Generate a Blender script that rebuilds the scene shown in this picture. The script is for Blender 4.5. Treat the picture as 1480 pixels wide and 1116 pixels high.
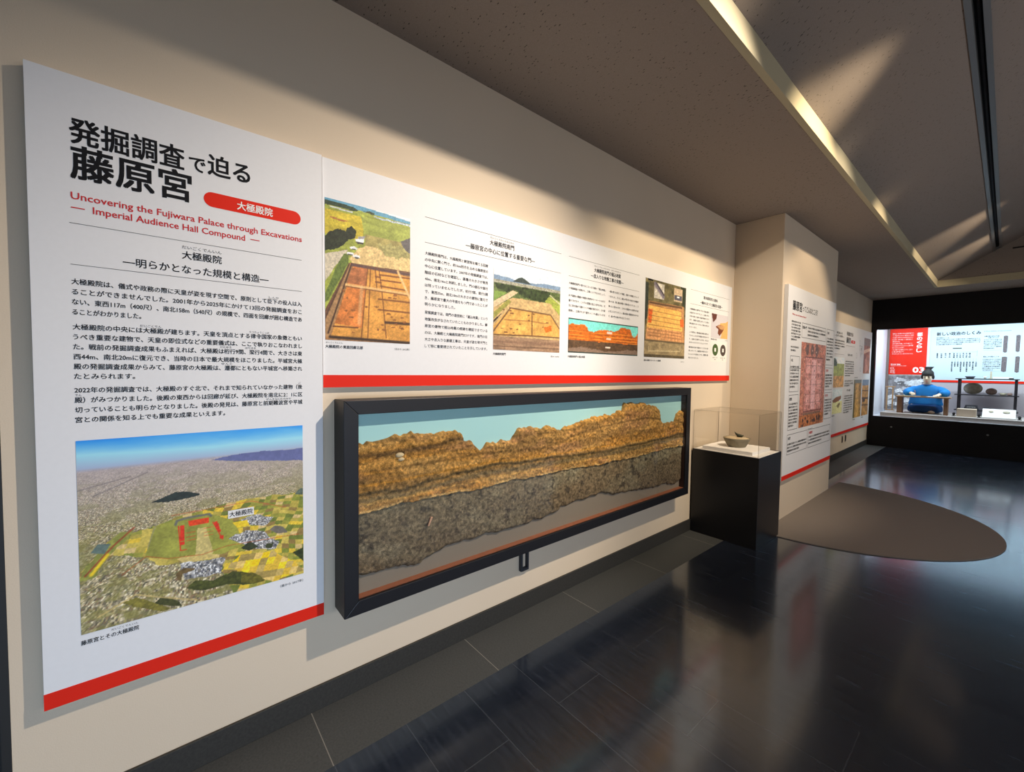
import bpy, bmesh, math, random
import numpy as np
from mathutils import Vector, Matrix

for o in list(bpy.data.objects):
    bpy.data.objects.remove(o)
SC = bpy.context.scene
COL = SC.collection
PI = math.pi

# ------------------------------------------------------------------ camera
cam_d = bpy.data.cameras.new('camera')
cam_d.sensor_fit = 'HORIZONTAL'
cam_d.sensor_width = 36.0
cam_d.lens = 600.464 / 1480.0 * 36.0
cam_d.clip_start = 0.05
cam = bpy.data.objects.new('camera', cam_d)
COL.objects.link(cam)
_r = Vector((0.64195563, 0.76663655, 0.01270348))
_u = Vector((-0.03853029, 0.01570791, 0.99913396))
_f = Vector((-0.76577307, 0.64188914, -0.03962251))
cam.matrix_world = Matrix(((_r.x, _u.x, -_f.x, 1.89286), (_r.y, _u.y, -_f.y, 0.0),
                           (_r.z, _u.z, -_f.z, 1.5), (0, 0, 0, 1)))
SC.camera = cam

# ------------------------------------------------------------------ world, exposure
SC.view_settings.view_transform = 'Standard'
SC.view_settings.look = 'None'
SC.view_settings.exposure = 0.0
SC.view_settings.gamma = 1.0
SC.view_settings.use_curve_mapping = False
W = bpy.data.worlds.new('world')
SC.world = W
W.use_nodes = True
W.node_tree.nodes['Background'].inputs[0].default_value = (0.66, 0.62, 0.58, 1)
W.node_tree.nodes['Background'].inputs[1].default_value = 0.02


def aim(o, target):
    d = Vector(target) - o.location
    o.rotation_euler = d.to_track_quat('-Z', 'Y').to_euler()


def spot(name, loc, target, power, color, size_deg, blend, radius=0.03):
    l = bpy.data.lights.new(name, 'SPOT')
    l.energy = power
    l.color = color
    l.spot_size = math.radians(size_deg)
    l.spot_blend = blend
    l.shadow_soft_size = radius
    o = bpy.data.objects.new(name, l)
    COL.objects.link(o)
    o.location = loc
    aim(o, target)
    return o


def area(name, loc, target, sx, sy, power, color, spread=180):
    l = bpy.data.lights.new(name, 'AREA')
    l.shape = 'RECTANGLE'
    l.size = sx
    l.size_y = sy
    l.energy = power
    l.color = color
    l.spread = math.radians(spread)
    o = bpy.data.objects.new(name, l)
    COL.objects.link(o)
    o.location = loc
    aim(o, target)
    return o


WARM = (1.0, 0.80, 0.56)
COOL = (0.72, 0.85, 1.0)
# ceiling spots in the pitched ceiling, all aimed at the picture wall
LX, LZ = 2.10, 3.51
spot('ceiling_spot_title', (LX, 2.42, LZ), (0.0, 0.84, 0.90), 500, (1.0, 0.865, 0.71), 70, 0.9)
spot('ceiling_spot_board', (LX, 3.20, LZ), (0.0, 3.30, 1.70), 240, (1.0, 0.81, 0.55), 64, 0.7)
spot('ceiling_spot_pedestal', (LX, 3.55, LZ), (0.15, 4.35, 1.55), 165, (1.0, 0.85, 0.66), 58, 0.8)
spot('ceiling_spot_pillar', (LX, 5.35, LZ), (0.45, 5.4, 1.8), 125, WARM, 62, 0.6)
spot('ceiling_spot_far', (2.45, 7.7, 3.70), (0.0, 8.6, 1.70), 110, WARM, 63, 0.5)
spot('ceiling_spot_end', (2.45, 9.0, 3.70), (0.0, 10.2, 1.70), 110, WARM, 63, 0.5)
# area lights added as unseen fill from the opposite side of the gallery
area('added_fill_light', (4.6, -0.4, 0.80), (0.0, 0.2, 0.25), 3.0, 0.7, 16, (0.58, 0.76, 1.0), 72)
area('added_fill_light', (5.6, 4.2, 1.4), (0.0, 4.2, 1.6), 6.5, 1.3, 56, (0.92, 0.94, 1.0), 170)
# tubes inside the end showcase
area('showcase_tube_light', (1.9, 11.85, 2.58), (1.9, 12.5, 1.2), 3.4, 0.25, 19, (0.72, 0.91, 1.0))
area('showcase_tube_light', (1.7, 11.68, 2.55), (1.7, 12.6, 1.0), 3.2, 0.12, 52, (0.80, 0.93, 1.0))


# ------------------------------------------------------------------ helpers
def lin(c):
    c = np.asarray(c, float)
    return np.where(c <= 0.04045, c / 12.92, ((c + 0.055) / 1.055) ** 2.4)


def S(r, g, b):
    v = lin(np.array([r, g, b]) / 255.0)
    return (float(v[0]), float(v[1]), float(v[2]))


class NT:
    def __init__(self, name):
        self.m = bpy.data.materials.new(name)
        self.m.use_nodes = True
        self.t = self.m.node_tree
        self.b = self.t.nodes['Principled BSDF']

    def n(self, ty, **kw):
        nd = self.t.nodes.new(ty)
        for k, v in kw.items():
            if k in nd.inputs:
                nd.inputs[k].default_value = v
            else:
                setattr(nd, k, v)
        return nd

    def l(self, a, b):
        self.t.links.new(a, b)

    def coords(self, scale=(1, 1, 1), kind='Object', rot=(0, 0, 0)):
        tc = self.n('ShaderNodeTexCoord')
        mp = self.n('ShaderNodeMapping')
        mp.inputs['Scale'].default_value = scale
        mp.inputs['Rotation'].default_value = rot
        if kind == 'World':
            g = self.n('ShaderNodeNewGeometry')
            self.l(g.outputs['Position'], mp.inputs['Vector'])
        else:
            self.l(tc.outputs[kind], mp.inputs['Vector'])
        return mp.outputs['Vector']

    def noise(self, scale, vec=None, detail=3.0, rough=0.55):
        nd = self.n('ShaderNodeTexNoise')
        nd.inputs['Scale'].default_value = scale
        nd.inputs['Detail'].default_value = detail
        nd.inputs['Roughness'].default_value = rough
        if vec is not None:
            self.l(vec, nd.inputs['Vector'])
        return nd.outputs['Fac']

    def ramp(self, fac, stops, interp='LINEAR'):
        nd = self.n('ShaderNodeValToRGB')
        cr = nd.color_ramp
        cr.interpolation = interp
        while len(cr.elements) < len(stops):
            cr.elements.new(0.5)
        for e, (p, c) in zip(cr.elements, stops):
            e.position = p
            e.color = (c[0], c[1], c[2], 1) if not np.isscalar(c) else (c, c, c, 1)
        self.l(fac, nd.inputs['Fac'])
        return nd.outputs['Color']

    def mix(self, fac, a, b, mode='MIX'):
        nd = self.n('ShaderNodeMix', data_type='RGBA', blend_type=mode)
        for i, v in ((0, fac), (6, a), (7, b)):
            if hasattr(v, 'is_linked'):
                self.l(v, nd.inputs[i])
            elif i == 0:
                nd.inputs[0].default_value = v
            else:
                nd.inputs[i].default_value = (v[0], v[1], v[2], 1)
        return nd.outputs[2]

    def bump(self, h, strength=0.2, dist=0.01):
        nd = self.n('ShaderNodeBump')
        nd.inputs['Strength'].default_value = strength
        nd.inputs['Distance'].default_value = dist
        self.l(h, nd.inputs['Height'])
        self.l(nd.outputs['Normal'], self.b.inputs['Normal'])

    def base(self, c):
        if hasattr(c, 'is_linked'):
            self.l(c, self.b.inputs['Base Color'])
        else:
            self.b.inputs['Base Color'].default_value = (c[0], c[1], c[2], 1)
        return self

    def set(self, rough=0.5, metal=0.0, spec=0.5):
        self.b.inputs['Roughness'].default_value = rough
        self.b.inputs['Metallic'].default_value = metal
        self.b.inputs['Specular IOR Level'].default_value = spec
        return self


def plain(name, c, rough=0.5, metal=0.0, spec=0.5, var=0.0, scale=30.0, bump=0.0):
    t = NT(name).set(rough, metal, spec)
    if var or bump:
        f = t.noise(scale, t.coords())
    if var:
        lo = tuple(x * (1 - var) for x in c)
        hi = tuple(min(1, x * (1 + var)) for x in c)
        t.base(t.ramp(f, [(0.3, lo), (0.7, hi)]))
    else:
        t.base(c)
    if bump:
        t.bump(f, bump, 0.004)
    return t.m


def wall_paper(name, c):
    t = NT(name).set(0.85, 0, 0.25)
    v = t.coords(kind='World')
    f = t.noise(260, v, 3, 0.6)
    g = t.noise(1.3, v, 2)
    a = t.ramp(g, [(0.3, tuple(x * 0.97 for x in c)), (0.7, tuple(x * 1.02 for x in c))])
    t.base(t.mix(0.12, a, t.ramp(f, [(0.35, tuple(x * 0.8 for x in c)), (0.65, c)])))
    t.bump(f, 0.18, 0.002)
    return t.m


def ceiling_board(name, c, marks=True):
    t = NT(name).set(0.9, 0, 0.2)
    v = t.coords(kind='World')
    f = t.noise(180, v, 4, 0.7)
    base = t.ramp(f, [(0.3, tuple(x * 0.86 for x in c)), (0.7, c)])
    if marks:
        # worm-hole fissures of a mineral fibre board
        w = t.coords((26, 62, 26), 'World')
        ns = t.noise(6.0, w, 2)
        vo = t.n('ShaderNodeTexVoronoi')
        vo.inputs['Scale'].default_value = 1.0
        mx = t.mix(0.35, w, t.n('ShaderNodeTexNoise').outputs['Color'])
        t.l(w, vo.inputs['Vector'])
        d = t.n('ShaderNodeMath', operation='MULTIPLY_ADD')
        t.l(ns, d.inputs[0])
        d.inputs[1].default_value = 0.45
        t.l(vo.outputs['Distance'], d.inputs[2])
        big = t.noise(1.1, v, 2)
        th = t.n('ShaderNodeMath', operation='MULTIPLY_ADD')
        t.l(big, th.inputs[0])
        th.inputs[1].default_value = -0.22
        t.l(d.outputs[0], th.inputs[2])
        k = t.ramp(th.outputs[0], [(0.22, 1.0), (0.27, 0.0)])
        base = t.mix(k, base, tuple(x * 0.28 for x in c))
    t.base(base)
    t.bump(f, 0.25, 0.003)
    return t.m


def glass_mat(name, tint, ior=1.45, gloss_rough=0.0):
    m = bpy.data.materials.new(name)
    m.use_nodes = True
    t = m.node_tree
    t.nodes.clear()
    out = t.nodes.new('ShaderNodeOutputMaterial')
    tr = t.nodes.new('ShaderNodeBsdfTransparent')
    tr.inputs[0].default_value = (*tint, 1)
    gl = t.nodes.new('ShaderNodeBsdfGlossy')
    gl.inputs['Roughness'].default_value = gloss_rough
    fr = t.nodes.new('ShaderNodeFresnel')
    fr.inputs['IOR'].default_value = ior
    mx = t.nodes.new('ShaderNodeMixShader')
    ge = t.nodes.new('ShaderNodeNewGeometry')
    inv = t.nodes.new('ShaderNodeMath')
    inv.operation = 'SUBTRACT'
    inv.inputs[0].default_value = 1.0
    t.links.new(ge.outputs['Backfacing'], inv.inputs[1])
    mu = t.nodes.new('ShaderNodeMath')
    mu.operation = 'MULTIPLY'
    t.links.new(fr.outputs[0], mu.inputs[0])
    t.links.new(inv.outputs[0], mu.inputs[1])
    t.links.new(mu.outputs[0], mx.inputs[0])
    t.links.new(tr.outputs[0], mx.inputs[1])
    t.links.new(gl.outputs[0], mx.inputs[2])
    t.links.new(mx.outputs[0], out.inputs[0])
    return m


def print_mat(name='printed_picture', rough=0.55):
    t = NT(name).set(rough, 0, 0.35)
    a = t.n('ShaderNodeAttribute', attribute_name='Col')
    t.base(a.outputs['Color'])
    return t.m


ORG = {}


def setp(o, label=None, cat=None, group=None, kind=None):
    if label:
        o['label'] = label
    if cat:
        o['category'] = cat
    if group:
        o['group'] = group
    if kind:
        o['kind'] = kind
    return o


def thing(name, loc, label, cat, group=None):
    o = bpy.data.objects.new(name, None)
    o.empty_display_size = 0.1
    COL.objects.link(o)
    o.location = loc
    ORG[o.name] = Vector(loc)
    return setp(o, label, cat, group)


def link(name, me, mat, parent=None, org=None):
    """me is in world coordinates; moves it to its parent's (or its own) origin"""
    n = len(me.vertices)
    co = np.empty(n * 3)
    me.vertices.foreach_get('co', co)
    co = co.reshape(-1, 3)
    if org is None:
        org = (co.min(0) + co.max(0)) / 2
        org[2] = co[:, 2].min()
    org = Vector(org)
    co -= np.array(org)
    me.vertices.foreach_set('co', co.ravel())
    if mat is not None:
        for m in (mat if isinstance(mat, (list, tuple)) else [mat]):
            me.materials.append(m)
    me.update()
    o = bpy.data.objects.new(name, me)
    COL.objects.link(o)
    ORG[o.name] = org
    if parent is not None:
        o.parent = parent
        o.location = org - ORG[parent.name]
    else:
        o.location = org
    return o


class MB:
    def __init__(self):
        self.v, self.f, self.s, self.mi = [], [], [], []

    def add(self, vs, fs, smooth=False, mi=0):
        n = len(self.v)
        self.v += [tuple(p) for p in vs]
        for f in fs:
            self.f.append([i + n for i in f])
            self.s.append(smooth)
            self.mi.append(mi)
        return self

    def box(self, x0, x1, y0, y1, z0, z1, mi=0):
        vs = [(x, y, z) for x in (x0, x1) for y in (y0, y1) for z in (z0, z1)]
        return self.add(vs, [(0, 1, 3, 2), (4, 6, 7, 5), (0, 4, 5, 1), (2, 3, 7, 6), (0, 2, 6, 4), (1, 5, 7, 3)], mi=mi)

    def hexa(self, a, b, mi=0):
        """two quads (four points each) joined into a solid"""
        return self.add(list(a) + list(b), [(3, 2, 1, 0), (4, 5, 6, 7), (0, 1, 5, 4), (1, 2, 6, 5), (2, 3, 7, 6), (3, 0, 4, 7)], mi=mi)

    def prism(self, poly, axis, a, b, mi=0):
        def P(p, w):
            return [(w, p[0], p[1]), (p[0], w, p[1]), (p[0], p[1], w)][axis]
        n = len(poly)
        vs = [P(p, a) for p in poly] + [P(p, b) for p in poly]
        fs = [tuple(range(n))[::-1], tuple(range(n, 2 * n))]
        fs += [(i, (i + 1) % n, (i + 1) % n + n, i + n) for i in range(n)]
        return self.add(vs, fs, mi=mi)

    def lathe(self, prof, c, seg=32, axis=2, sx=1.0, sy=1.0, wob=None, mi=0):
        vs = []
        for (r, h) in prof:
            for k in range(seg):
                a = 2 * PI * k / seg
                w = 1.0 if wob is None else wob(a, h)
                p = [r * w * math.cos(a) * sx, r * w * math.sin(a) * sy]
                if axis == 2:
                    vs.append((c[0] + p[0], c[1] + p[1], c[2] + h))
                elif axis == 1:
                    vs.append((c[0] + p[0], c[1] + h, c[2] + p[1]))
                else:
                    vs.append((c[0] + h, c[1] + p[0], c[2] + p[1]))
        fs = []
        m = len(prof)
        for i in range(m - 1):
            for k in range(seg):
                k2 = (k + 1) % seg
                fs.append((i * seg + k, i * seg + k2, (i + 1) * seg + k2, (i + 1) * seg + k))
        fs.append(tuple(range(seg))[::-1])
        fs.append(tuple(range((m - 1) * seg, m * seg)))
        return self.add(vs, fs, True, mi)

    def tube(self, pts, rad, seg=10, mi=0):
        pts = [Vector(p) for p in pts]
        rads = rad if isinstance(rad, (list, tuple)) else [rad] * len(pts)
        vs = []
        up = Vector((0, 0, 1))
        for i, p in enumerate(pts):
            d = (pts[min(i + 1, len(pts) - 1)] - pts[max(i - 1, 0)]).normalized()
            a = d.cross(up if abs(d.z) < 0.95 else Vector((1, 0, 0))).normalized()
            b = d.cross(a)
            for k in range(seg):
                t = 2 * PI * k / seg
                vs.append(tuple(p + (a * math.cos(t) + b * math.sin(t)) * rads[i]))
        fs = []
        for i in range(len(pts) - 1):
            for k in range(seg):
                k2 = (k + 1) % seg
                fs.append((i * seg + k, i * seg + k2, (i + 1) * seg + k2, (i + 1) * seg + k))
        fs.append(tuple(range(seg)))
        fs.append(tuple(range((len(pts) - 1) * seg, len(pts) * seg))[::-1])
        return self.add(vs, fs, True, mi)

    def ball(self, c, rx, ry, rz, seg=20, rings=12, fn=None, mi=0):
        vs, fs = [], []
        for i in range(rings + 1):
            th = PI * i / rings
            for k in range(seg):
                a = 2 * PI * k / seg
                p = Vector((math.sin(th) * math.cos(a), math.sin(th) * math.sin(a), math.cos(th)))
                if fn:
                    p = Vector(fn(p))
                vs.append((c[0] + rx * p.x, c[1] + ry * p.y, c[2] + rz * p.z))
        for i in range(rings):
            for k in range(seg):
                k2 = (k + 1) % seg
                fs.append((i * seg + k, (i + 1) * seg + k, (i + 1) * seg + k2, i * seg + k2))
        return self.add(vs, fs, True, mi)

    def build(self, name, mat, parent=None, bevel=0.0, subs=0, org=None):
        me = bpy.data.meshes.new(name)
        me.from_pydata(self.v, [], self.f)
        me.polygons.foreach_set('use_smooth', self.s)
        me.polygons.foreach_set('material_index', self.mi)
        bm = bmesh.new()
        bm.from_mesh(me)
        bmesh.ops.remove_doubles(bm, verts=bm.verts, dist=1e-6)
        bmesh.ops.recalc_face_normals(bm, faces=bm.faces)
        bm.to_mesh(me)
        bm.free()
        o = link(name, me, mat, parent, org)
        if bevel:
            md = o.modifiers.new('bevel', 'BEVEL')
            md.width = bevel
            md.segments = 2
            md.limit_method = 'ANGLE'
        if subs:
            md = o.modifiers.new('subsurf', 'SUBSURF')
            md.levels = subs
            md.render_levels = subs
        return o


class Frame:
    """a flat printed face: origin, right and up directions, outward normal"""
    def __init__(self, o, u, v, n):
        self.o, self.u, self.v, self.n = [np.array(q, float) for q in (o, u, v, n)]

    def at(self, a, b, d):
        a = np.asarray(a, float)
        b = np.asarray(b, float)
        return self.o + a[..., None] * self.u + b[..., None] * self.v + d * self.n


def wall_face(x):
    return Frame((x, 0, 0), (0, 1, 0), (0, 0, 1), (1, 0, 0))


def end_face(y):
    return Frame((0, y, 0), (1, 0, 0), (0, 0, 1), (0, -1, 0))


_cache = {}


def glyphs(body, bold, res, spacing=1.0):
    k = (body, bold, res, spacing)
    if k not in _cache:
        c = bpy.data.curves.new('t', 'FONT')
        c.body = body
        c.size = 1.0
        c.resolution_u = res
        c.offset = 0.0
        c.space_character = spacing
        c.fill_mode = 'FRONT'
        o = bpy.data.objects.new('t', c)
        m = o.to_mesh()
        co = np.empty(len(m.vertices) * 3)
        m.vertices.foreach_get('co', co)
        ps = [tuple(p.vertices) for p in m.polygons]
        co = co.reshape(-1, 3)[:, :2].copy()
        o.to_mesh_clear()
        bpy.data.objects.remove(o)
        bpy.data.curves.remove(c)
        _cache[k] = (co, ps)
    return _cache[k]


def text_part(name, fr, items, mat, parent, d=0.0009, res=2):
    """items: (string, u0, u1, v_centre, height[, bold]); u1 None keeps the natural width"""
    V, F = [], []
    n = 0
    for it in items:
        body, u0, u1, vc, h = it[:5]
        bold = it[5] if len(it) > 5 else 0.0
        if not body:
            continue
        co, ps = glyphs(body, 0.0, res)
        if not len(co):
            continue
        x0, x1 = co[:, 0].min(), co[:, 0].max()
        sx = (u1 - u0) / (x1 - x0) if u1 is not None else h
        a = u0 + (co[:, 0] - x0) * sx
        b = vc + (co[:, 1] - 0.38) * h
        # heavier weight: the glyph printed again with tiny offsets
        sh = [(0, 0)] if not bold else [(-1, -1), (1, -1), (1, 1), (-1, 1), (0, 0)]
        for q, (ex, ey) in enumerate(sh):
            V.append(fr.at(a + ex * bold * h, b + ey * bold * h, d + q * 0.00002))
            F += [tuple(i + n for i in p) for p in ps]
            n += len(co)
    me = bpy.data.meshes.new(name)
    me.from_pydata(np.concatenate(V).tolist(), [], F)
    return link(name, me, mat, parent)


def text_groups(name, fr, groups, mat, parent, d=0.0009, res=2):
    for g in groups:
        text_part(name, fr, g if isinstance(g, list) else [g], mat, parent, d, res)


def bars_part(name, fr, rects, mat, parent, d=0.0007, t=0.0):
    m = MB()
    for (a0, a1, b0, b1) in rects:
        q = [tuple(fr.at(a, b, d)) for a, b in ((a0, b0), (a1, b0), (a1, b1), (a0, b1))]
        m.add(q, [(0, 1, 2, 3)])
    return m.build(name, mat, parent)


def frame_rects(a0, a1, b0, b1, w):
    return [(a0, a1, b1 - w, b1), (a0, a1, b0, b0 + w), (a0, a0 + w, b0, b1), (a1 - w, a1, b0, b1)]


def pill(name, fr, a0, a1, b0, b1, mat, parent, d=0.0007):
    r = (b1 - b0) / 2
    pts = []
    for k in range(13):
        t = -PI / 2 + PI * k / 12
        pts.append((a1 - r + r * math.cos(t), b0 + r + r * math.sin(t)))
    for k in range(13):
        t = PI / 2 + PI * k / 12
        pts.append((a0 + r + r * math.cos(t), b0 + r + r * math.sin(t)))
    m = MB()
    m.add([tuple(fr.at(p[0], p[1], d)) for p in pts], [tuple(range(len(pts)))])
    return m.build(name, mat, parent)


def grid_mesh(name, P, colors, mat, parent, smooth=False, org=None):
    """P: (H, W, 3) world points, colors: (H, W, 3) sRGB"""
    H, Wd = P.shape[:2]
    me = bpy.data.meshes.new(name)
    me.vertices.add(H * Wd)
    me.vertices.foreach_set('co', P.reshape(-1).astype(np.float32))
    idx = np.arange(H * Wd).reshape(H, Wd)
    q = np.stack([idx[1:, :-1], idx[1:, 1:], idx[:-1, 1:], idx[:-1, :-1]], -1).reshape(-1, 4)
    nf = len(q)
    me.loops.add(nf * 4)
    me.loops.foreach_set('vertex_index', q.reshape(-1).astype(np.int32))
    me.polygons.add(nf)
    me.polygons.foreach_set('loop_start', (np.arange(nf) * 4).astype(np.int32))
    me.polygons.foreach_set('use_smooth', np.full(nf, smooth))
    me.update(calc_edges=True)
    ca = me.color_attributes.new('Col', 'FLOAT_COLOR', 'POINT')
    rgba = np.ones((H * Wd, 4), np.float32)
    rgba[:, :3] = lin(np.clip(colors, 0, 1)).reshape(-1, 3)
    ca.data.foreach_set('color', rgba.reshape(-1))
    return link(name, me, mat, parent, org)


def picture(name, fr, a0, a1, b0, b1, arr, mat, parent, d=0.0011):
    arr = np.clip(arr * 1.1, 0, 1)
    H, Wd = arr.shape[:2]
    A, B = np.meshgrid(np.linspace(a0, a1, Wd), np.linspace(b1, b0, H))
    return grid_mesh(name, fr.at(A, B, d), arr, mat, parent)


# ------------------------------------------------------------------ printed pictures, painted as colour grids
def vnoise(S_, T_, fx, fy, seed):
    rng = np.random.RandomState(seed)
    gx, gy = int(fx) + 3, int(fy) + 3
    g = rng.rand(gy, gx)
    x = np.clip(S_, 0, 1) * fx
    y = np.clip(T_, 0, 1) * fy
    i, j = x.astype(int), y.astype(int)
    u, v = x - i, y - j
    u, v = u * u * (3 - 2 * u), v * v * (3 - 2 * v)
    return (g[j, i] * (1 - u) + g[j, i + 1] * u) * (1 - v) + (g[j + 1, i] * (1 - u) + g[j + 1, i + 1] * u) * v


def fbm(S_, T_, fx, fy, seed, octs=4, gain=0.55):
    a, t, w = 1.0, 0, 0
    for k in range(octs):
        t = t + a * vnoise(S_, T_, fx * 2 ** k, fy * 2 ** k, seed + k)
        w += a
        a *= gain
    return t / w


def hsh(i, j, seed=0):
    v = np.sin(i * 127.1 + j * 311.7 + seed * 74.7) * 43758.5453
    return v - np.floor(v)


def C3(*c):
    return np.array(c, float) / 255.0


class Pic:
    def __init__(self, W_, H_, bg=(128, 128, 128)):
        self.S, self.T = np.meshgrid(np.linspace(0, 1, W_), np.linspace(0, 1, H_))
        self.a = np.ones((H_, W_, 3)) * C3(*bg)
        self.seed = 1

    def poly(self, pts, warp=0.0):
        s, t = self.S, self.T
        if warp:
            s = s + (fbm(self.S, self.T, 18, 18, 91) - 0.5) * warp
            t = t + (fbm(self.S, self.T, 18, 18, 97) - 0.5) * warp
        m = np.zeros(s.shape, bool)
        n = len(pts)
        for i in range(n):
            (x0, y0), (x1, y1) = pts[i], pts[(i + 1) % n]
            if y0 == y1:
                continue
            c = ((y0 > t) != (y1 > t)) & (s < (x1 - x0) * (t - y0) / (y1 - y0) + x0)
            m ^= c
        return m

    def put(self, m, col, var=0.0, fx=60, fy=60):
        self.seed += 7
        c = np.ones_like(self.a) * C3(*col)
        if var:
            c = c * (1 + (fbm(self.S, self.T, fx, fy, self.seed) - 0.5)[..., None] * 2 * var)
        k = m.astype(float)[..., None] if m.dtype == bool else m[..., None]
        self.a = self.a * (1 - k) + c * k

    def tex(self, m, arr):
        k = m.astype(float)[..., None] if m.dtype == bool else m[..., None]
        self.a = self.a * (1 - k) + arr * k

    def dist(self, pts):
        d = np.full(self.S.shape, 9.0)
        for (x0, y0), (x1, y1) in zip(pts[:-1], pts[1:]):
            dx, dy = x1 - x0, y1 - y0
            L = dx * dx + dy * dy + 1e-12
            h = np.clip(((self.S - x0) * dx + (self.T - y0) * dy) / L, 0, 1)
            d = np.minimum(d, np.hypot(self.S - x0 - h * dx, self.T - y0 - h * dy))
        return d

    def line(self, pts, w, col, a=1.0):
        self.put(np.clip(1.5 - self.dist(pts) / w, 0, 1) * a, col)

    def blob(self, c, rx, ry, col, var=0.2):
        d = np.hypot((self.S - c[0]) / rx, (self.T - c[1]) / ry) + (fbm(self.S, self.T, 40, 40, 5) - 0.5) * 0.9
        self.put(d < 1, col, var, 90, 90)

    def grain(self, amt, fx=120, fy=120, seed=3):
        self.a = self.a * (1 + (fbm(self.S, self.T, fx, fy, seed, 2) - 0.5)[..., None] * 2 * amt)

    def houses(self, hz, k, seed, pal):
        """cells shrinking towards the horizon at T = hz, each with a colour of its own"""
        v = 1.0 / np.maximum(self.T - hz, 0.01)
        i = np.floor((self.S - 0.5) * v * k + vnoise(self.S, self.T, 20, 20, seed) * 2)
        j = np.floor(v * k * 0.55 + vnoise(self.S, self.T, 20, 20, seed + 1) * 1.5)
        p = np.array(pal, float) / 255.0
        q = (hsh(i, j, seed) * len(p)).astype(int) % len(p)
        return p[q] * (0.85 + 0.3 * hsh(i, j, seed + 3))[..., None]


def paint_aerial():
    P = Pic(330, 310)
    S_, T_ = P.S, P.T
    pal = [(150, 145, 135), (190, 185, 172), (222, 216, 200), (120, 116, 106), (96, 98, 84), (170, 158, 130), (205, 196, 170), (84, 80, 74), (140, 140, 96), (235, 232, 222), (128, 104, 84)]
    P.tex(np.ones(S_.shape, bool), (P.houses(0.05, 105, 4, pal) * 0.74 + C3(160, 152, 130) * 0.26) * np.array([1.0, 0.965, 0.87]))
    P.tex((fbm(S_, T_, 8, 26, 12, 3) > 0.56).astype(float) * 0.5, np.ones_like(P.a) * C3(128, 124, 74))
    P.tex(np.clip((fbm(S_, T_, 16, 26, 63, 4) - .50) * 6, 0, 1) * np.clip((T_ - .36) * 5, 0, 1) * 0.62, np.ones_like(P.a) * C3(132, 126, 66))
    # haze of the far plain
    k = np.clip((0.46 - T_) / 0.30, 0, 1) ** 0.9
    P.put(k * 0.8, (172, 160, 165), 0.12, 30, 90)
    # sky
    sky = np.clip(T_ / 0.17, 0, 1)[..., None]
    w = (fbm(S_, T_, 3, 12, 31) - 0.5)[..., None] * 0.35
    top, mid, low = C3(38, 138, 225), C3(150, 208, 226), C3(158, 158, 188)
    q = np.clip(sky + w * (1 - sky), 0, 1)
    skyc = np.where(q < 0.5, top + (mid - top) * np.clip(q * 2.1, 0, 1), mid + (low - mid) * np.clip(q * 2 - 1, 0, 1))
    P.tex(np.clip((0.165 - T_) / 0.02, 0, 1), skyc)
    P.put(P.poly([(.53, .17), (.62, .15), (.78, .145), (.9, .155), (1.01, .15), (1.01, .235), (.72, .2)], 0.01), (98, 104, 150), 0.1)
    # open fields with a patchwork of plots
    fld = P.poly([(.24, .67), (.12, .62), (0, .72), (0, .69), (.1, .54), (.25, .51), (.38, .47), (.5, .455), (.7, .43), (1.01, .45), (1.01, 1.01), (.62, 1.01), (.58, .88), (.55, .78), (.42, .74), (.3, .73)], 0.02)
    a, b = S_ * 0.94 + T_ * 0.34, T_ * 0.9 - S_ * 0.12
    i = np.floor(a * 26 + 1.6 * vnoise(S_, T_, 7, 7, 3))
    j = np.floor(b * 46 + 1.6 * vnoise(S_, T_, 7, 7, 5))
    pf = np.array([(150, 148, 62), (126, 134, 54), (196, 176, 84), (172, 156, 70), (218, 186, 60), (142, 118, 66), (108, 118, 50), (206, 180, 120)], float) / 255
    fc = pf[(hsh(i, j, 9) * 8).astype(int) % 8] * (0.9 + 0.2 * fbm(S_, T_, 90, 90, 8))[..., None]
    P.tex(fld, fc)
    P.put(P.poly([(.0, .72), (.02, .66), (.1, .55), (.155, .5), (.2, .51), (.09, .64), (.05, .72)], 0.02), (138, 140, 66), 0.2)
    P.put(P.poly([(.239, .668), (.276, .511), (.381, .481), (.519, .487), (.626, .555), (.681, .702), (.582, .745), (.414, .713), (.365, .715)], 0.008), (148, 148, 64), 0.16, 14, 14)
    P.put(P.poly([(.46, .56), (.5, .56), (.53, .72), (.5, .75), (.45, .73)], 0.01), (196, 178, 112), 0.1)
    P.put(P.poly([(.37, .715), (.41, .71), (.55, .735), (.56, .76), (.4, .75)], 0.01), (202, 180, 110), 0.1)
    P.put(P.poly([(.039, .585), (.066, .545), (.112, .555), (.088, .603)]), (98, 116, 108), 0.05)
    P.line([(.018, .70), (.12, .57), (.2, .49)], .004, (150, 62, 34), .8)
    P.line([(.04, .70), (.1, .61)], .007, (228, 196, 40))
    vill = P.houses(0.05, 110, 14, [(150, 148, 150), (110, 110, 115), (190, 188, 186), (84, 86, 90), (214, 212, 208), (134, 130, 122)])
    for q in ([(.60, .66), (.69, .63), (.77, .66), (.86, .75), (.84, .79), (.74, .763)], [(.66, .55), (.75, .545), (.83, .58), (.79, .62), (.69, .60)], [(.38, .745), (.58, .77), (.57, .86), (.4, .85)]):
        P.tex(P.poly(q, 0.03), vill)
    P.put(P.poly([(.622, .563), (.696, .566), (.707, .605), (.647, .603)]), (226, 192, 44), 0.1)
    yel = P.poly([(.585, .837), (.658, .775), (.829, .80), (.955, .911), (1.0, .981), (.827, .995), (.70, .93), (.622, .845)], 0.01)
    i = np.floor(a * 26)
    j = np.floor(b * 26)
    py = np.array([(236, 196, 24), (214, 176, 60), (240, 206, 40), (190, 164, 96), (160, 138, 76), (224, 190, 110)], float) / 255
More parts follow.
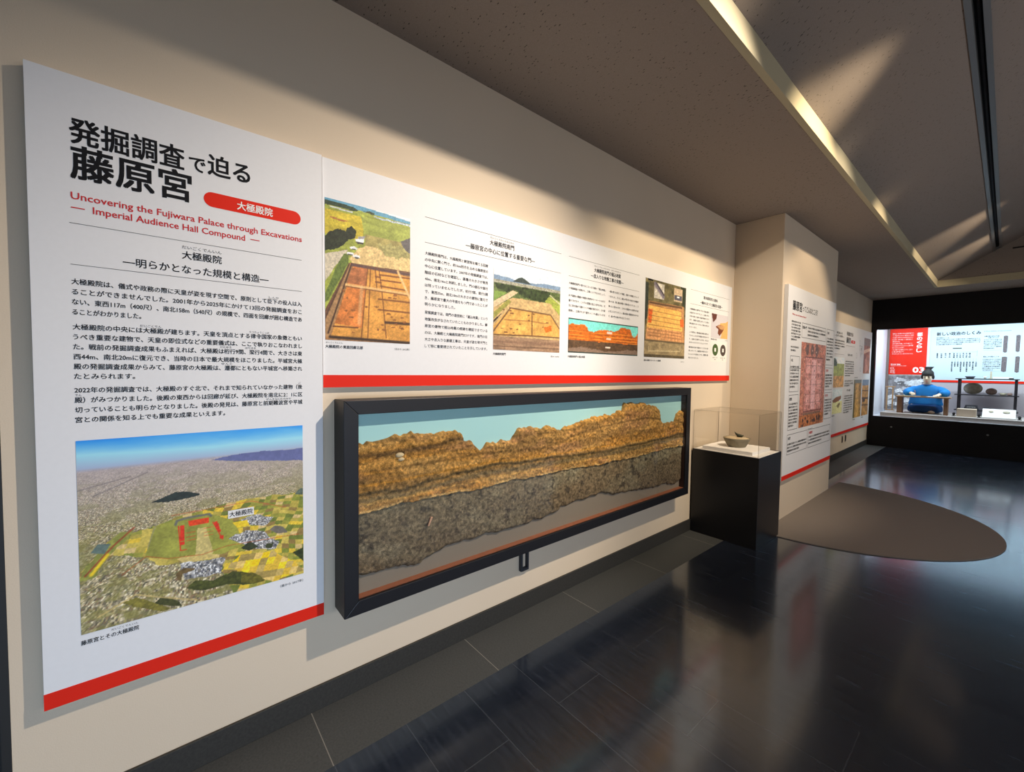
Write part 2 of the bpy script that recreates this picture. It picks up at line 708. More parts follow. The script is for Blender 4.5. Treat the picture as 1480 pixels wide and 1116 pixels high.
    P.tex(yel, py[(hsh(i, j, 21) * 6).astype(int) % 6] * (0.92 + 0.16 * fbm(S_, T_, 90, 90, 8))[..., None])
    P.put(P.poly([(.81, .655), (.84, .635), (.884, .653), (.911, .698), (.852, .692)]), (112, 106, 94), 0.06)
    for q, c in (([(.411, .897), (.45, .868), (.541, .889), (.622, .863), (.723, .913), (.781, .969), (.737, .985), (.595, .942), (.462, .931)], (72, 76, 32)),
                 ([(.66, .89), (.72, .905), (.785, .97), (.74, .985), (.66, .95)], (98, 92, 34)), ([(.263, .94), (.304, .906), (.374, .958), (.381, .994)], (70, 72, 36)),
                 ([(.66, .735), (.71, .70), (.755, .75), (.70, .765)], (52, 58, 34)), ([(.79, .74), (.83, .745), (.82, .775), (.785, .77)], (56, 62, 36)), ([(.94, .842), (1.0, .82), (1.0, .92)], (50, 58, 28)),
                 ([(.137, .885), (.2, .875), (.337, .985), (.30, .99), (.2, .93)], (120, 112, 48)), ([(.95, .455), (.985, .42), (1, .42), (1, .465)], (86, 98, 86))):
        P.put(P.poly(q, 0.02), c, 0.35, 70, 70)
    P.put(P.poly([(.36, .80), (.4, .775), (.45, .79), (.44, .80), (.39, .81), (.385, .85), (.37, .84)], .01), (104, 84, 50), .3)
    P.line([(.25, .62), (.31, .40), (.28, .52)], .003, (150, 140, 120), .5)
    for pts in ([(.055, .292), (.257, .198)], [(.0, .255), (.19, .21)]):
        P.line(pts, .003, (120, 112, 112), .7)
    P.line([(.06, .93), (.2, .86), (.34, .93), (.45, .98)], .004, (196, 172, 110), .8)
    # conical hill in the town
    P.put(P.poly([(.266, .368), (.31, .352), (.365, .33), (.419, .336), (.475, .358), (.47, .368), (.419, .375), (.334, .38)], 0.004), (44, 52, 48), 0.2)
    # red survey overlay of the palace
    P.put(P.poly([(.419, .508), (.513, .508), (.513, .54), (.424, .538)]), (214, 66, 24), 0.15)
    P.line([(.366, .515), (.372, .495), (.42, .487), (.515, .487), (.522, .50)], .006, (104, 104, 96))
    red = (206, 52, 26)
    for s in (.535, .552, .57, .588, .606, .63):
        P.put((abs(S_ - .394) < .008) & (abs(T_ - s) < .009), red)
    for s in (.548, .562, .58, .598, .64):
        P.put((abs(S_ - (.543 + (s - .54) * .27)) < .008) & (abs(T_ - s) < .009), red)
    P.line([(.378, .527), (.385, .67), (.41, .67)], .0025, red)
    P.line([(.53, .54), (.575, .655)], .0025, red)
    for s in (.575, .60, .62):
        P.line([(.41, s), (.45, s)], .002, (190, 80, 40), .8)
        P.line([(.49, s - .008), (.53, s - .008)], .002, (190, 80, 40), .8)
    P.line([(.15, .735), (.245, .662), (.33, .70), (.48, .72), (.6, .70), (.97, .724)], .0025, (178, 84, 40), .6)
    P.line([(.35, .46), (.72, .452), (.9, .53)], .0025, (190, 90, 50), .6)
    keep = np.clip((T_ - .2) / .05, 0, 1)[..., None]
    flat = P.a.copy()
    P.grain(0.12)
    P.a = flat * (1 - keep) + P.a * keep
    # white place label on the picture
    return P.a


def paint_courtyard():
    P = Pic(150, 230)
    S_, T_ = P.S, P.T
    P.a[:] = C3(236, 238, 236)
    P.put(P.poly([(-.01, -.01), (.3, -.01), (.46, .0), (.69, .008), (1.01, .02), (1.01, .06), (-.01, .05)], .004), (96, 150, 176), .1)
    P.put(T_ > .03 + .012 * S_, (150, 158, 70), .3, 12, 40)
    P.put(P.poly([(-.01, .02), (.14, .012), (.3, .02), (.37, .037), (.3, .05), (.14, .045), (-.01, .05)], .01), (50, 66, 50), .3)
    P.put(P.poly([(.42, .03), (.5, .018), (.56, .027), (.54, .045)], .01), (66, 80, 56), .3)
    P.put(P.poly([(.05, .05), (.3, .055), (.3, .063), (.06, .06)]), (190, 196, 196), .2)
    P.put(P.poly([(.5, .05), (1.0, .045), (1.0, .06), (.6, .06)], .01), (176, 186, 190), .4, 90, 200)
    P.put((T_ > .075) & (S_ < .42) & (T_ < .25), (188, 170, 58), .2, 10, 30)
    P.put(P.poly([(.044, .124), (.25, .131), (.191, .144), (.062, .134)]), (164, 104, 62))
    P.put((T_ > .07) & (S_ > .40 + .3 * (T_ - .1)) & (T_ < .3), (150, 158, 76), .22, 8, 30)
    P.put((T_ > .2) & (S_ > .44), (150, 138, 84), .28, 10, 22)
    P.put(P.poly([(.25, .404), (.369, .309), (.518, .277), (.655, .29), (1.01, .32), (1.01, .44), (.294, .43)], .03), (206, 178, 124), .22, 40, 60)
    P.put(P.poly([(.6, .25), (.95, .22), (1.0, .33), (.7, .33)], .08), (158, 150, 96), .25, 30, 60)
    P.put(P.poly([(-.01, .394), (.25, .336), (.206, .381), (.111, .466), (-.01, .6)], .01), (190, 180, 158), .12)
    P.put(P.poly([(.0, .674), (.137, .443), (.2, .37), (.25, .37), (.25, .431), (.03, .72), (-.01, .74)], .01), (96, 112, 54), .25)
    P.put(P.poly([(-.01, .372), (-.01, .287), (.044, .225), (.137, .2), (.224, .205), (.232, .185), (.286, .161), (.34, .188), (.324, .24), (.26, .26), (.224, .295), (.119, .35)], .03), (40, 46, 32), .5, 60, 90)
    P.put(P.poly([(.876, .193), (1.01, .15), (1.01, .273), (.941, .262)], .02), (96, 92, 92), .2)
    P.put(P.poly([(.327, .248), (.428, .235), (.423, .262), (.335, .264)]), (240, 242, 240))
    P.put(P.poly([(.335, .266), (.423, .264), (.42, .278), (.35, .28)]), (66, 62, 58))
    P.put(P.poly([(.358, .227), (.441, .212), (.433, .234), (.36, .243)]), (150, 146, 146))
    for c in ((.27, .362), (.31, .318), (.345, .375)):
        P.blob(c, .045, .012, (226, 226, 224), .1)
        P.blob((c[0], c[1] + .008), .03, .006, (80, 80, 80), .1)
    # excavated area
    dig = [(.268, .432), (.31, .428), (1.01, .432), (1.01, 1.01), (-.01, 1.01), (-.01, .97)]
    P.put(P.poly([(.262, .428), (1.01, .42), (1.01, 1.01), (-.01, 1.01), (-.01, .80)]), (112, 78, 58), .3)
    P.put(P.poly(dig), (158, 116, 74), .25)
    P.put(P.poly([(.3, .45), (1.01, .46), (1.01, .98), (.06, .97)]), (206, 146, 70), .25, 10, 16)
    P.put(P.poly([(.31, .45), (.47, .45), (.40, .9), (.10, .88)], .01), (198, 118, 58), .3, 16, 20)
    P.put(P.poly([(.27, .46), (.47, .455), (.45, .58), (.23, .575)], .01), (170, 106, 66), .3, 20, 30)
    P.put(P.poly([(.0, .86), (.268, .44), (.3, .435), (.04, .97), (.0, .98)]), (158, 122, 84), .2)
    P.line([(.285, .435), (.03, .95)], .008, (70, 48, 36))
    P.line([(.255, .44), (-.01, .86)], .008, (80, 56, 44), .8)
    P.line([(.29, .44), (1.0, .442)], .010, (88, 66, 66))
    for pts in ([(.469, .443), (.394, .971)], [(.503, .438), (.469, .97)], [(.559, .438), (.575, .577)], [(.601, .435), (.639, .597), (.693, .961)], [(.595, .668), (1, .666)], [(.595, .748), (1, .748)],
                [(.608, .482), (1, .473)], [(.624, .567), (.964, .572)], [(.624, .52), (.879, .518)], [(.56, .50), (.62, .50)], [(.56, .54), (.63, .54)]):
        P.line(pts, .006, (112, 68, 40), .9)
    P.line([(.683, .842), (1, .839)], .010, (70, 48, 34))
    P.line([(.082, .901), (.356, .899)], .005, (96, 58, 36))
    P.line([(.222, .592), (.964, .600)], .010, (222, 176, 116))
    P.line([(.222, .603), (.964, .612)], .004, (120, 78, 48))
    P.line([(.84, .433), (1.0, .631)], .012, (224, 186, 130))
    P.line([(.40, .60), (.37, .86)], .02, (216, 180, 134), .5)
    P.line([(.046, .978), (1, .992)], .010, (60, 44, 34))
    for k in range(26):
        P.blob((.14 + .8 * hsh(k, 1), .62 + .33 * hsh(k, 2)), .012 + .02 * hsh(k, 3), .004 + .006 * hsh(k, 4), (140, 88, 48), .2)
    P.grain(.14, 75, 115)
    return P.a


def paint_gate_site(small=False):
    P = Pic(130, 130)
    S_, T_ = P.S, P.T
    P.a[:] = C3(186, 206, 214)
    P.tex(fbm(S_, T_, 3, 14, 8) * 0.7, np.ones_like(P.a) * C3(236, 240, 240))
    P.put(P.poly([(-.01, .094), (.223, .109), (.274, .118), (.6, .12), (.72, .101), (1.01, .094), (1.01, .2), (-.01, .2)], .01), (118, 140, 164), .12)
    P.put(P.poly([(.26, .14), (.337, .088), (.389, .071), (.43, .084), (.53, .14)], .004), (56, 66, 62), .2)
    P.put((T_ > .15), (150, 148, 130), .4, 60, 120)
    P.put(T_ > .19, (86, 100, 56), .4, 30, 40)
    P.put(P.poly([(.006, .292), (.188, .285), (.007, .41)]), (120, 146, 70), .1)
    P.put(P.poly([(-.01, .425), (.263, .253), (.333, .27), (.225, .352), (-.01, .50)], .008), (198, 176, 140), .1)
    P.put(P.poly([(.752, .245), (1.01, .30), (1.01, .56), (.829, .40), (.754, .328)], .02), (150, 160, 70), .25)
    P.line([(.825, .234), (.994, .333)], .008, (196, 190, 150))
    P.put(P.poly([(-.01, .191), (.326, .193), (.581, .19), (.84, .2), (.80, .25), (.754, .335), (.598, .335), (.419, .325), (.341, .285), (.315, .235), (.2, .285), (.05, .27)], .05), (50, 62, 34), .6, 30, 30)
    P.put(P.poly([(-.01, .50), (.26, .345), (.829, .345), (1.01, .506), (1.01, 1.01), (-.01, 1.01)], .02), (190, 160, 110), .2, 30, 30)
    P.put(P.poly([(-.01, .56), (.2, .37), (.24, .4), (-.01, .64)], .01), (140, 136, 66), .2)
    P.put(P.poly([(.227, .474), (.845, .498), (1.0, .68), (1.0, .80), (.536, .81), (-.01, .83), (-.01, .72)]), (210, 160, 84), .22, 14, 14)
    P.put(P.poly([(.732, .676), (.849, .642), (.866, .715), (.762, .734)], .03), (200, 106, 36), .2)
    for pts in ([(.22, .474), (.845, .498), (.99, .667)], [(.225, .48), (.0, .78)], [(.0, .82), (.536, .80), (1.0, .795)]):
        P.line(pts, .008, (98, 70, 48))
    P.line([(.547, .5), (.55, .80)], .008, (110, 76, 46))
    P.line([(.149, .627), (.533, .612), (.76, .62)], .005, (130, 84, 50), .9)
    P.put(P.poly([(-.01, .652), (.104, .556), (.117, .554), (-.01, .69)]), (64, 50, 40))
    for k in range(18):
        P.blob((.1 + .75 * hsh(k, 5), [.505, .53, .6, .66, .73, .77][k % 6] + .01 * hsh(k, 6)), .012 + .012 * hsh(k, 7), .007, (104, 66, 40), .2)
    P.put((T_ > .835), (152, 122, 96), .25, 8, 60)
    P.line([(0, .90), (1, .89)], .018, (112, 84, 68), .5)
    P.line([(0, .955), (1, .951)], .006, (90, 66, 54), .8)
    P.grain(.14, 65, 65)
    return P.a


def paint_section():
    P = Pic(150, 45)
    S_, T_ = P.S, P.T
    P.a[:] = C3(120, 214, 205)
    top = np.interp(S_, [0, .05, .1, .2, .24, .25, .33, .4, .48, .6, .68, .72, .75, .87, .9, .92, .97, 1], [.2, .14, .17, .16, .22, .32, .34, .26, .24, .26, .22, .1, .09, .13, .3, .38, .36, .2])
    top = top + (fbm(S_, T_, 40, 2, 3) - .5) * .06
    P.put(T_ > top, (196, 100, 28), .3, 40, 30)
    for q in (.36, .47, .56, .62):
        P.line([(0, q), (.3, q + .02), (.6, q - .02), (1, q - .01)], .008, (236, 150, 60), .8)
        P.line([(0, q + .03), (.4, q + .05), (1, q + .02)], .008, (110, 62, 30), .6)
    P.put(T_ > .63 + (fbm(S_, T_, 10, 2, 8) - .5) * .05, (88, 66, 46), .35, 40, 20)
    P.put(T_ > .87 - .05 * np.sin(S_ * 9) + (fbm(S_, T_, 20, 2, 9) - .5) * .1, (130, 108, 92), .1)
    for c in ((.55, .32), (.54, .52), (.53, .78)):
        P.put((abs(S_ - c[0]) < .035) & (abs(T_ - c[1]) < .025), (224, 206, 190))
    P.put((T_ < .03) | (S_ < .006) | (S_ > .994) | (T_ > .975), (40, 60, 56))
    P.grain(.12, 75, 24)
    return P.a


def paint_trench_plan():
    P = Pic(110, 150)
    S_, T_ = P.S, P.T
    P.a[:] = C3(92, 88, 62)
    P.put(np.ones(S_.shape, bool), (104, 96, 66), .5, 14, 20)
    P.put(P.poly([(.85, 0), (1.01, 0), (1.01, .3), (.92, .25)]), (50, 56, 40), .3)
    P.put(P.poly([(-.01, .05), (.07, .05), (.06, .5), (-.01, .55)]), (52, 58, 50), .3)
    P.put((abs(S_ - .11) < .06) & (T_ < .025), (24, 24, 24))
    P.put(P.poly([(.08, .28), (.95, .27), (1.0, .78), (.02, .78)]), (178, 132, 88), .2)
    P.put(P.poly([(.09, .33), (.88, .33), (.93, .62), (.05, .62)], .01), (232, 178, 96), .14, 20, 30)
    P.put(P.poly([(.05, .62), (.93, .62), (.97, .77), (.04, .77)]), (206, 150, 100), .25, 30, 40)
    P.put(P.poly([(.08, .38), (.17, .38), (.15, .56), (.07, .56)], .02), (216, 98, 42), .2)
    P.put(P.poly([(.85, .45), (.95, .45), (.96, .56), (.87, .55)], .02), (216, 104, 50), .2)
    for q in (.33, .40, .46, .52, .58, .64, .68, .72):
        P.line([(.08, q), (.9, q + .01)], .004, (132, 84, 52), .8)
    for q in (.5, .65, .8, .9):
        P.line([(q, .62), (q + .01, .77)], .004, (132, 70, 46), .8)
    P.line([(.1, .30), (.9, .29)], .012, (96, 72, 52))
    P.put(T_ > .79, (150, 132, 98), .25, 14, 30)
    P.line([(.0, .785), (1, .785)], .010, (96, 84, 62))
    P.line([(.1, .86), (.1, .92), (.88, .90), (.88, .84)], .004, (214, 200, 160), .8)
    P.put(T_ > .965, (86, 76, 56), .3)
    # two small inset pictures
    P.put((S_ > .2) & (S_ < .44) & (T_ > .03) & (T_ < .23), (196, 190, 178), .3, 30, 30)
    P.line([(.22, .05), (.42, .19)], .03, (120, 112, 124))
    P.line([(.25, .04), (.43, .17)], .01, (60, 54, 62))
    P.put((S_ > .68) & (S_ < .9) & (T_ > .04) & (T_ < .22), (190, 168, 140), .15)
    P.put((S_ > .69) & (S_ < .89) & (T_ > .13) & (T_ < .20), (86, 86, 96), .2)
    P.blob((.79, .155), .03, .012, (230, 236, 250), .05)
    P.grain(.12, 55, 75)
    return P.a


def paint_coin_find():
    P = Pic(50, 60)
    P.a[:] = C3(196, 192, 198)
    P.put(P.poly([(.0, .0), (.32, .0), (.28, .2), (.1, .38), (.04, .2)], .03), (92, 52, 46), .3)
    P.put(P.poly([(.45, .45), (.55, .35), (.85, .3), (1.01, .22), (1.01, 1.01), (.55, 1.01), (.62, .8), (.5, .6)], .03), (226, 166, 102), .15)
    P.put(P.poly([(.25, .52), (.5, .42), (.72, .44), (.76, .6), (.62, .78), (.5, .9), (.38, .8), (.42, .65)], .04), (110, 58, 36), .3)
    P.blob((.63, .53), .16, .10, (188, 142, 96), .2)
    P.blob((.45, .5), .09, .06, (176, 136, 106), .2)
    return P.a


def paint_map():
    P = Pic(120, 150)
    S_, T_ = P.S, P.T
    P.put(np.ones(S_.shape, bool), (178, 116, 98), .35, 34, 44)
    P.put((S_ > .16) & (S_ < .88) & (T_ > .17) & (T_ < .83), (190, 130, 122), .35, 40, 50)
    P.put(T_ > .86, (170, 106, 66), .4, 30, 44)
    for c in ((.22, .08), (.42, .08), (.6, .08)):
        P.blob(c, .07, .07, (110, 84, 78), .3)
    P.put((S_ > .42) & (S_ < .6) & (T_ > .2) & (T_ < .8), (226, 172, 172), .12)
    for c in ((.3, .3), (.3, .5), (.72, .3), (.72, .5), (.3, .68), (.72, .68)):
        P.put((abs(S_ - c[0]) < .07) & (abs(T_ - c[1]) < .06), (222, 162, 156), .2)
    dk = (92, 52, 50)
    for q in (.17, .82):
        P.line([(.16, q), (.88, q)], .006, dk)
    for q in (.16, .88):
        P.line([(q, .17), (q, .82)], .006, dk)
    for q in (.27, .38, .5, .62, .72):
        P.line([(.2, q), (.84, q)], .003, dk, .6)
    for q in (.36, .42, .6, .66):
        P.line([(q, .2), (q, .8)], .003, dk, .6)
    P.put((T_ > .835) & (T_ < .865) & (S_ > .14) & (S_ < .84), (128, 100, 84))
    for k in range(60):
        P.blob((hsh(k, 1), hsh(k, 2)), .015, .012, (110, 68, 52) if k % 2 else (206, 160, 140), .3)
    for k in range(14):
        P.blob((.04 + .92 * hsh(k, 8), .90 + .09 * hsh(k, 9)), .03, .02, (74, 52, 44), .3)
    P.grain(.2, 60, 75)
    return P.a


def paint_simple(kind):
    P = Pic(50, 60)
    S_, T_ = P.S, P.T
    if kind == 'grove':
        P.a[:] = C3(226, 236, 246)
        P.put(T_ > .22, (150, 160, 84), .3, 8, 10)
        P.put(P.poly([(.1, .2), (.2, .05), (.32, .04), (.45, .2), (.4, .3), (.12, .3)], .05), (70, 84, 66), .3)
        P.put(T_ > .62, (196, 150, 84), .35, 14, 16)
    elif kind == 'model':
        P.a[:] = C3(214, 228, 232)
        P.put(T_ > .5, (226, 226, 164), .08)
        P.put(P.poly([(.2, .45), (.45, .34), (.6, .3), (.9, .28), (.9, .42), (.6, .52), (.3, .54)], .04), (136, 92, 60), .3)
        P.put(P.poly([(.55, .68), (.8, .55), (.85, .62), (.7, .8)], .04), (130, 122, 82), .3)
    elif kind == 'hall':
        P.put(np.ones(S_.shape, bool), (146, 96, 74), .35, 6, 12)
        P.put(T_ < .22, (120, 110, 98), .15)
        P.put(P.poly([(0, .35), (1, .25), (1, .34), (0, .45)]), (210, 176, 146), .2)
        P.put(P.poly([(.2, .6), (.5, .5), (.7, .9), (.3, 1.0)], .05), (188, 132, 112), .3)
    elif kind == 'strip':
        P.put(np.ones(S_.shape, bool), (156, 118, 60), .4, 8, 22)
        P.put(T_ < .1, (120, 120, 110), .2)
        P.put((S_ < .14), (92, 92, 52), .2)
        P.put(P.poly([(.3, .1), (.6, .1), (.75, 1), (.2, 1)], .04), (206, 160, 84), .3, 10, 20)
    elif kind == 'trench':
        P.put(np.ones(S_.shape, bool), (178, 128, 66), .4, 8, 16)
        P.put(T_ < .16, (112, 124, 140), .2)
        for q in (.3, .5, .52, .7):
            P.line([(0, q), (1, q + .02)], .016, (84, 58, 34))
        P.put((S_ > .1) & (S_ < .5) & (T_ > .52) & (T_ < .62), (70, 48, 32), .2)
    elif kind == 'sacks':
        P = Pic(90, 110)
        S_, T_ = P.S, P.T
        P.put(np.ones(S_.shape, bool), (120, 118, 122), .4, 12, 14)
        for k in range(26):
            c = (hsh(k, 3), .12 + .8 * hsh(k, 4))
            P.blob(c, .10 + .06 * hsh(k, 5), .055 + .03 * hsh(k, 6), (208, 208, 212) if k % 2 else (172, 172, 176), .3)
            P.blob((c[0] + .02, c[1] + .05), .09, .02, (92, 90, 92), .2)
        P.blob((.72, .24), .2, .09, (196, 200, 204), .2)
        P.blob((.8, .42), .24, .10, (190, 194, 198), .2)
        P.put((T_ < .03), (150, 146, 140), .2)
    P.grain(.12, 25, 30)
    return P.a


# ------------------------------------------------------------------ materials
M = {}
M['wall'] = wall_paper('cream_wallpaper', S(222, 205, 182))
M['ceil'] = ceiling_board('fissured_ceiling_board', S(162, 150, 141))
M['ceil_plain'] = wall_paper('painted_ceiling_trim', S(196, 186, 156))
M['white'] = plain('white_panel_board', S(234, 234, 236), 0.6, 0, 0.3, 0.01, 60)
M['pale'] = plain('pale_blue_white_board', S(200, 219, 230), 0.6, 0, 0.3)
M['edge'] = plain('panel_edge', S(205, 203, 200), 0.7)
M['red'] = plain('red_band_ink', S(228, 34, 4), 0.6, 0, 0.3)
M['redtext'] = plain('red_ink', S(205, 52, 56), 0.7, 0, 0.2)
M['ink'] = plain('black_ink', S(24, 24, 28), 0.75, 0, 0.2)
M['softink'] = plain('grey_ink', S(84, 80, 76), 0.75, 0, 0.2)
M['whiteink'] = plain('white_ink', S(245, 243, 240), 0.75, 0, 0.2)
M['print'] = print_mat()
M['frame'] = plain('charcoal_frame', S(21, 21, 26), 0.42, 0, 0.4, 0.05, 40)
M['lining'] = plain('dark_wood_lining', S(60, 34, 30), 0.5)
M['ledge'] = plain('red_brown_ledge', S(150, 92, 68), 0.55, 0, 0.4, 0.1, 20)
M['glass'] = glass_mat('clear_case_glass', (0.985, 0.99, 0.985), 1.4)
M['acrylic'] = glass_mat('clear_acrylic', (0.993, 0.99, 0.985), 1.38)
M['blackbox'] = plain('black_laminate', S(22, 22, 26), 0.38, 0, 0.45)
M['blackwall'] = plain('black_painted_case', S(16, 15, 18), 0.5, 0, 0.3)
M['whitecard'] = plain('white_card', S(240, 238, 236), 0.7)
M['stone'] = plain('grey_stoneware', S(128, 120, 102), 0.75, 0, 0.3, 0.22, 14, 0.25)
M['filling'] = plain('beige_plaster', S(190, 172, 142), 0.85, 0, 0.2, 0.08, 40)
M['bronze'] = plain('dark_green_fragment', S(58, 60, 46), 0.6, 0.2, 0.4, 0.3, 60)
M['metal'] = plain('brushed_aluminium', S(150, 150, 150), 0.4, 0.9)
M['bracket'] = plain('dark_steel', S(62, 66, 74), 0.45, 0.6)
M['black'] = plain('matte_black', S(10, 10, 12), 0.7)
M['skin'] = plain('painted_mannequin_skin', S(226, 204, 178), 0.55)
M['robe'] = plain('bright_blue_robe_cloth', S(36, 124, 196), 0.75, 0, 0.2, 0.10, 12)
M['skirt'] = plain('navy_cloth', S(24, 62, 110), 0.8, 0, 0.2, 0.12, 12)
M['hair'] = plain('black_gauze_cap', S(26, 24, 24), 0.7)
M['wood'] = plain('pale_wood', S(176, 140, 104), 0.55, 0, 0.35, 0.12, 14)
M['woodleg'] = plain('brown_wood', S(132, 98, 74), 0.6, 0, 0.3, 0.12, 14)
M['rack'] = plain('black_lacquered_rack', S(34, 32, 38), 0.4)
M['platform'] = plain('grey_cloth_platform', S(196, 188, 184), 0.85, 0, 0.2, 0.04, 80)
M['inner'] = plain('showcase_white_wall', S(222, 226, 236), 0.8)
M['innerlow'] = plain('showcase_grey_lower_wall', S(186, 178, 184), 0.8)
M['ware'] = plain('grey_brown_ware', S(188, 180, 158), 0.7, 0, 0.3, 0.2, 20)
M['ware_dark'] = plain('dark_grey_ware', S(58, 60, 68), 0.55, 0, 0.4)
M['ware_red'] = plain('red_brown_ware', S(176, 148, 136), 0.75, 0, 0.3, 0.2, 20)
M['beigebox'] = plain('beige_cloth_box', S(214, 196, 176), 0.85)
M['lid'] = plain('white_plastic', S(226, 224, 218), 0.4)
M['socket'] = plain('grey_socket_plate', S(120, 112, 104), 0.5, 0.4)

# floor: dark polished planks with the long side running away from the picture wall
t = NT('dark_polished_plank_tile')
v = t.coords(kind='World')
br = t.n('ShaderNodeTexBrick')
br.offset = 0.5
br.inputs['Scale'].default_value = 1.0
br.inputs['Brick Width'].default_value = 0.9
br.inputs['Row Height'].default_value = 0.29
br.inputs['Mortar Size'].default_value = 0.0022
br.inputs['Mortar Smooth'].default_value = 0.3
br.inputs['Bias'].default_value = 0.0
br.inputs['Color1'].default_value = (0.3, 0.3, 0.3, 1)
br.inputs['Color2'].default_value = (0.7, 0.7, 0.7, 1)
br.inputs['Mortar'].default_value = (0, 0, 0, 1)
mp = t.n('ShaderNodeMapping')
mp.inputs['Location'].default_value = (0.25, 0.11, 0)
t.l(v, mp.inputs['Vector'])
t.l(mp.outputs[0], br.inputs['Vector'])
grain = t.noise(9, t.coords((0.55, 6, 1), 'World'), 5, 0.6)
base = t.ramp(grain, [(0.30, S(27, 31, 41)), (0.5, S(39, 42, 53)), (0.70, S(56, 58, 68))])
tone = t.mix(0.6, base, br.outputs['Color'], 'MULTIPLY')
t.base(t.mix(br.outputs['Fac'], t.mix(0.7, base, tone), S(66, 66, 70)))
rr = t.ramp(t.noise(5, t.coords((0.5, 5, 1), 'World'), 4, 0.6), [(0.3, 0.18), (0.75, 0.30)])
t.l(rr, t.b.inputs['Roughness'])
t.b.inputs['Specular IOR Level'].default_value = 0.6
t.b.inputs['Coat IOR'].default_value = 1.5
t.b.inputs['Specular Tint'].default_value = (0.74, 0.86, 1.0, 1)
t.b.inputs['Coat Weight'].default_value = 1.0
t.b.inputs['Coat Roughness'].default_value = 0.12
t.b.inputs['Coat Tint'].default_value = (0.8, 0.9, 1.0, 1)
wob = t.noise(3.2, t.coords((0.7, 3.5, 1), 'World'), 3, 0.5)
hh = t.mix(0.85, wob, grain)
t.bump(t.mix(br.outputs['Fac'], hh, (0, 0, 0)), 0.22, 0.0006)
M['floor'] = t.m

t = NT('matte_slate_border')
v = t.coords(kind='World')
f = t.noise(120, v, 4, 0.7)
bb = t.n('ShaderNodeTexBrick')
bb.offset = 0.0
bb.inputs['Scale'].default_value = 1.0
bb.inputs['Brick Width'].default_value = 3.0
bb.inputs['Row Height'].default_value = 0.79
bb.inputs['Mortar Size'].default_value = 0.0018
mp = t.n('ShaderNodeMapping')
mp.inputs['Location'].default_value = (1.5, -0.467 + 0.79 * 10, 0)
t.l(v, mp.inputs['Vector'])
t.l(mp.outputs[0], bb.inputs['Vector'])
t.base(t.mix(bb.outputs['Fac'], t.ramp(f, [(0.3, S(60, 62, 63)), (0.7, S(76, 78, 79))]), S(128, 126, 122)))
t.set(0.62, 0, 0.35)
t.bump(f, 0.12, 0.003)
M['slate'] = t.m

t = NT('slate_baseboard_stone').set(0.6, 0, 0.35)
f = t.noise(90, t.coords(kind='World'), 4, 0.7)
t.base(t.ramp(f, [(0.3, S(44, 43, 41)), (0.7, S(58, 57, 54))]))
M['base'] = t.m

t = NT('grey_brown_carpet').set(0.95, 0, 0.1)
f = t.noise(420, t.coords(kind='World'), 3, 0.7)
t.base(t.ramp(f, [(0.3, S(132, 123, 116)), (0.7, S(162, 153, 146))]))
t.bump(f, 0.5, 0.004)
M['carpet'] = t.m

# soil of the peeled profile: colour grid with fine grit on top
t = NT('soil_peel').set(0.92, 0, 0.15)
a = t.n('ShaderNodeAttribute', attribute_name='Col')
vv = t.coords(kind='World')
g = t.noise(230, vv, 4, 0.75)
vo = t.n('ShaderNodeTexVoronoi')
vo.inputs['Scale'].default_value = 190
t.l(vv, vo.inputs['Vector'])
k = t.ramp(g, [(0.27, (0.45, 0.42, 0.40)), (0.48, (1, 1, 1)), (0.72, (1.7, 1.6, 1.45))])
k2 = t.ramp(vo.outputs['Distance'], [(0.0, 1.25), (0.6, 0.75)])
c = t.mix(1.0, a.outputs['Color'], k, 'MULTIPLY')
t.base(t.mix(0.7, c, k2, 'MULTIPLY'))
t.bump(g, 0.8, 0.008)
M['soil'] = t.m

# backing board: pale blue above, taupe below
t = NT('two_tone_backing_board').set(0.7, 0, 0.25)
sx = t.n('ShaderNodeSeparateXYZ')
gp = t.n('ShaderNodeNewGeometry')
t.l(gp.outputs['Position'], sx.inputs[0])
st = t.n('ShaderNodeMath', operation='GREATER_THAN')
t.l(sx.outputs['Z'], st.inputs[0])
st.inputs[1].default_value = 0.85
t.base(t.mix(st.outputs[0], S(134, 122, 108), S(172, 218, 220)))
M['backing'] = t.m


# ------------------------------------------------------------------ room
def struct(name, mb, mat, bevel=0.0):
    return setp(mb.build(name, mat, None, bevel), kind='structure')


RX, YB, YF = 6.0, -4.0, 11.48
struct('floor', MB().box(0.32, RX, YB, 11.58, -0.1, 0.0), M['floor'])
struct('trim_1', MB().box(-0.1, 0.32, YB, 11.58, -0.1, 0.0), M['slate'])
struct('wall_left', MB().box(-0.1, 0.0, -0.371, 13.2, 0, 3.2), M['wall'])
struct('wall_left_front', MB().box(-0.1, 0.0, YB, -1.35, 0, 3.2).box(-0.1, 0.0, -1.349, -0.372, 2.15, 3.2), M['wall'])
struct('wall_pillar', MB().box(0.0, 0.452, 4.624, 6.576, 0, 3.047), M['wall'], 0.004)
struct('door_1', MB().box(-0.09, -0.03, -1.33, -0.391, 0.0, 2.13).box(-0.09, 0.002, -0.391, -0.371, 0, 2.15).box(-0.09, 0.002, -1.35, -1.33, 0, 2.15).box(-0.09, 0.002, -1.33, -0.391, 2.13, 2.15), plain('dark_door', S(32, 31, 30), 0.6))
bb = MB()
for a, b in ((-0.371, 4.624), (6.576, 11.48), (YB, -1.35)):
    bb.box(0.0, 0.012, a, b, 0, 0.107)
struct('baseboard_left', bb, M['base'], 0.002)
struct('wall_right', MB().box(RX, RX + 0.1, YB, 13.2, 0, 3.2), M['wall'])
struct('wall_front', MB().box(-0.1, RX + 0.1, YB - 0.1, YB, 0, 5.0), M['wall'])
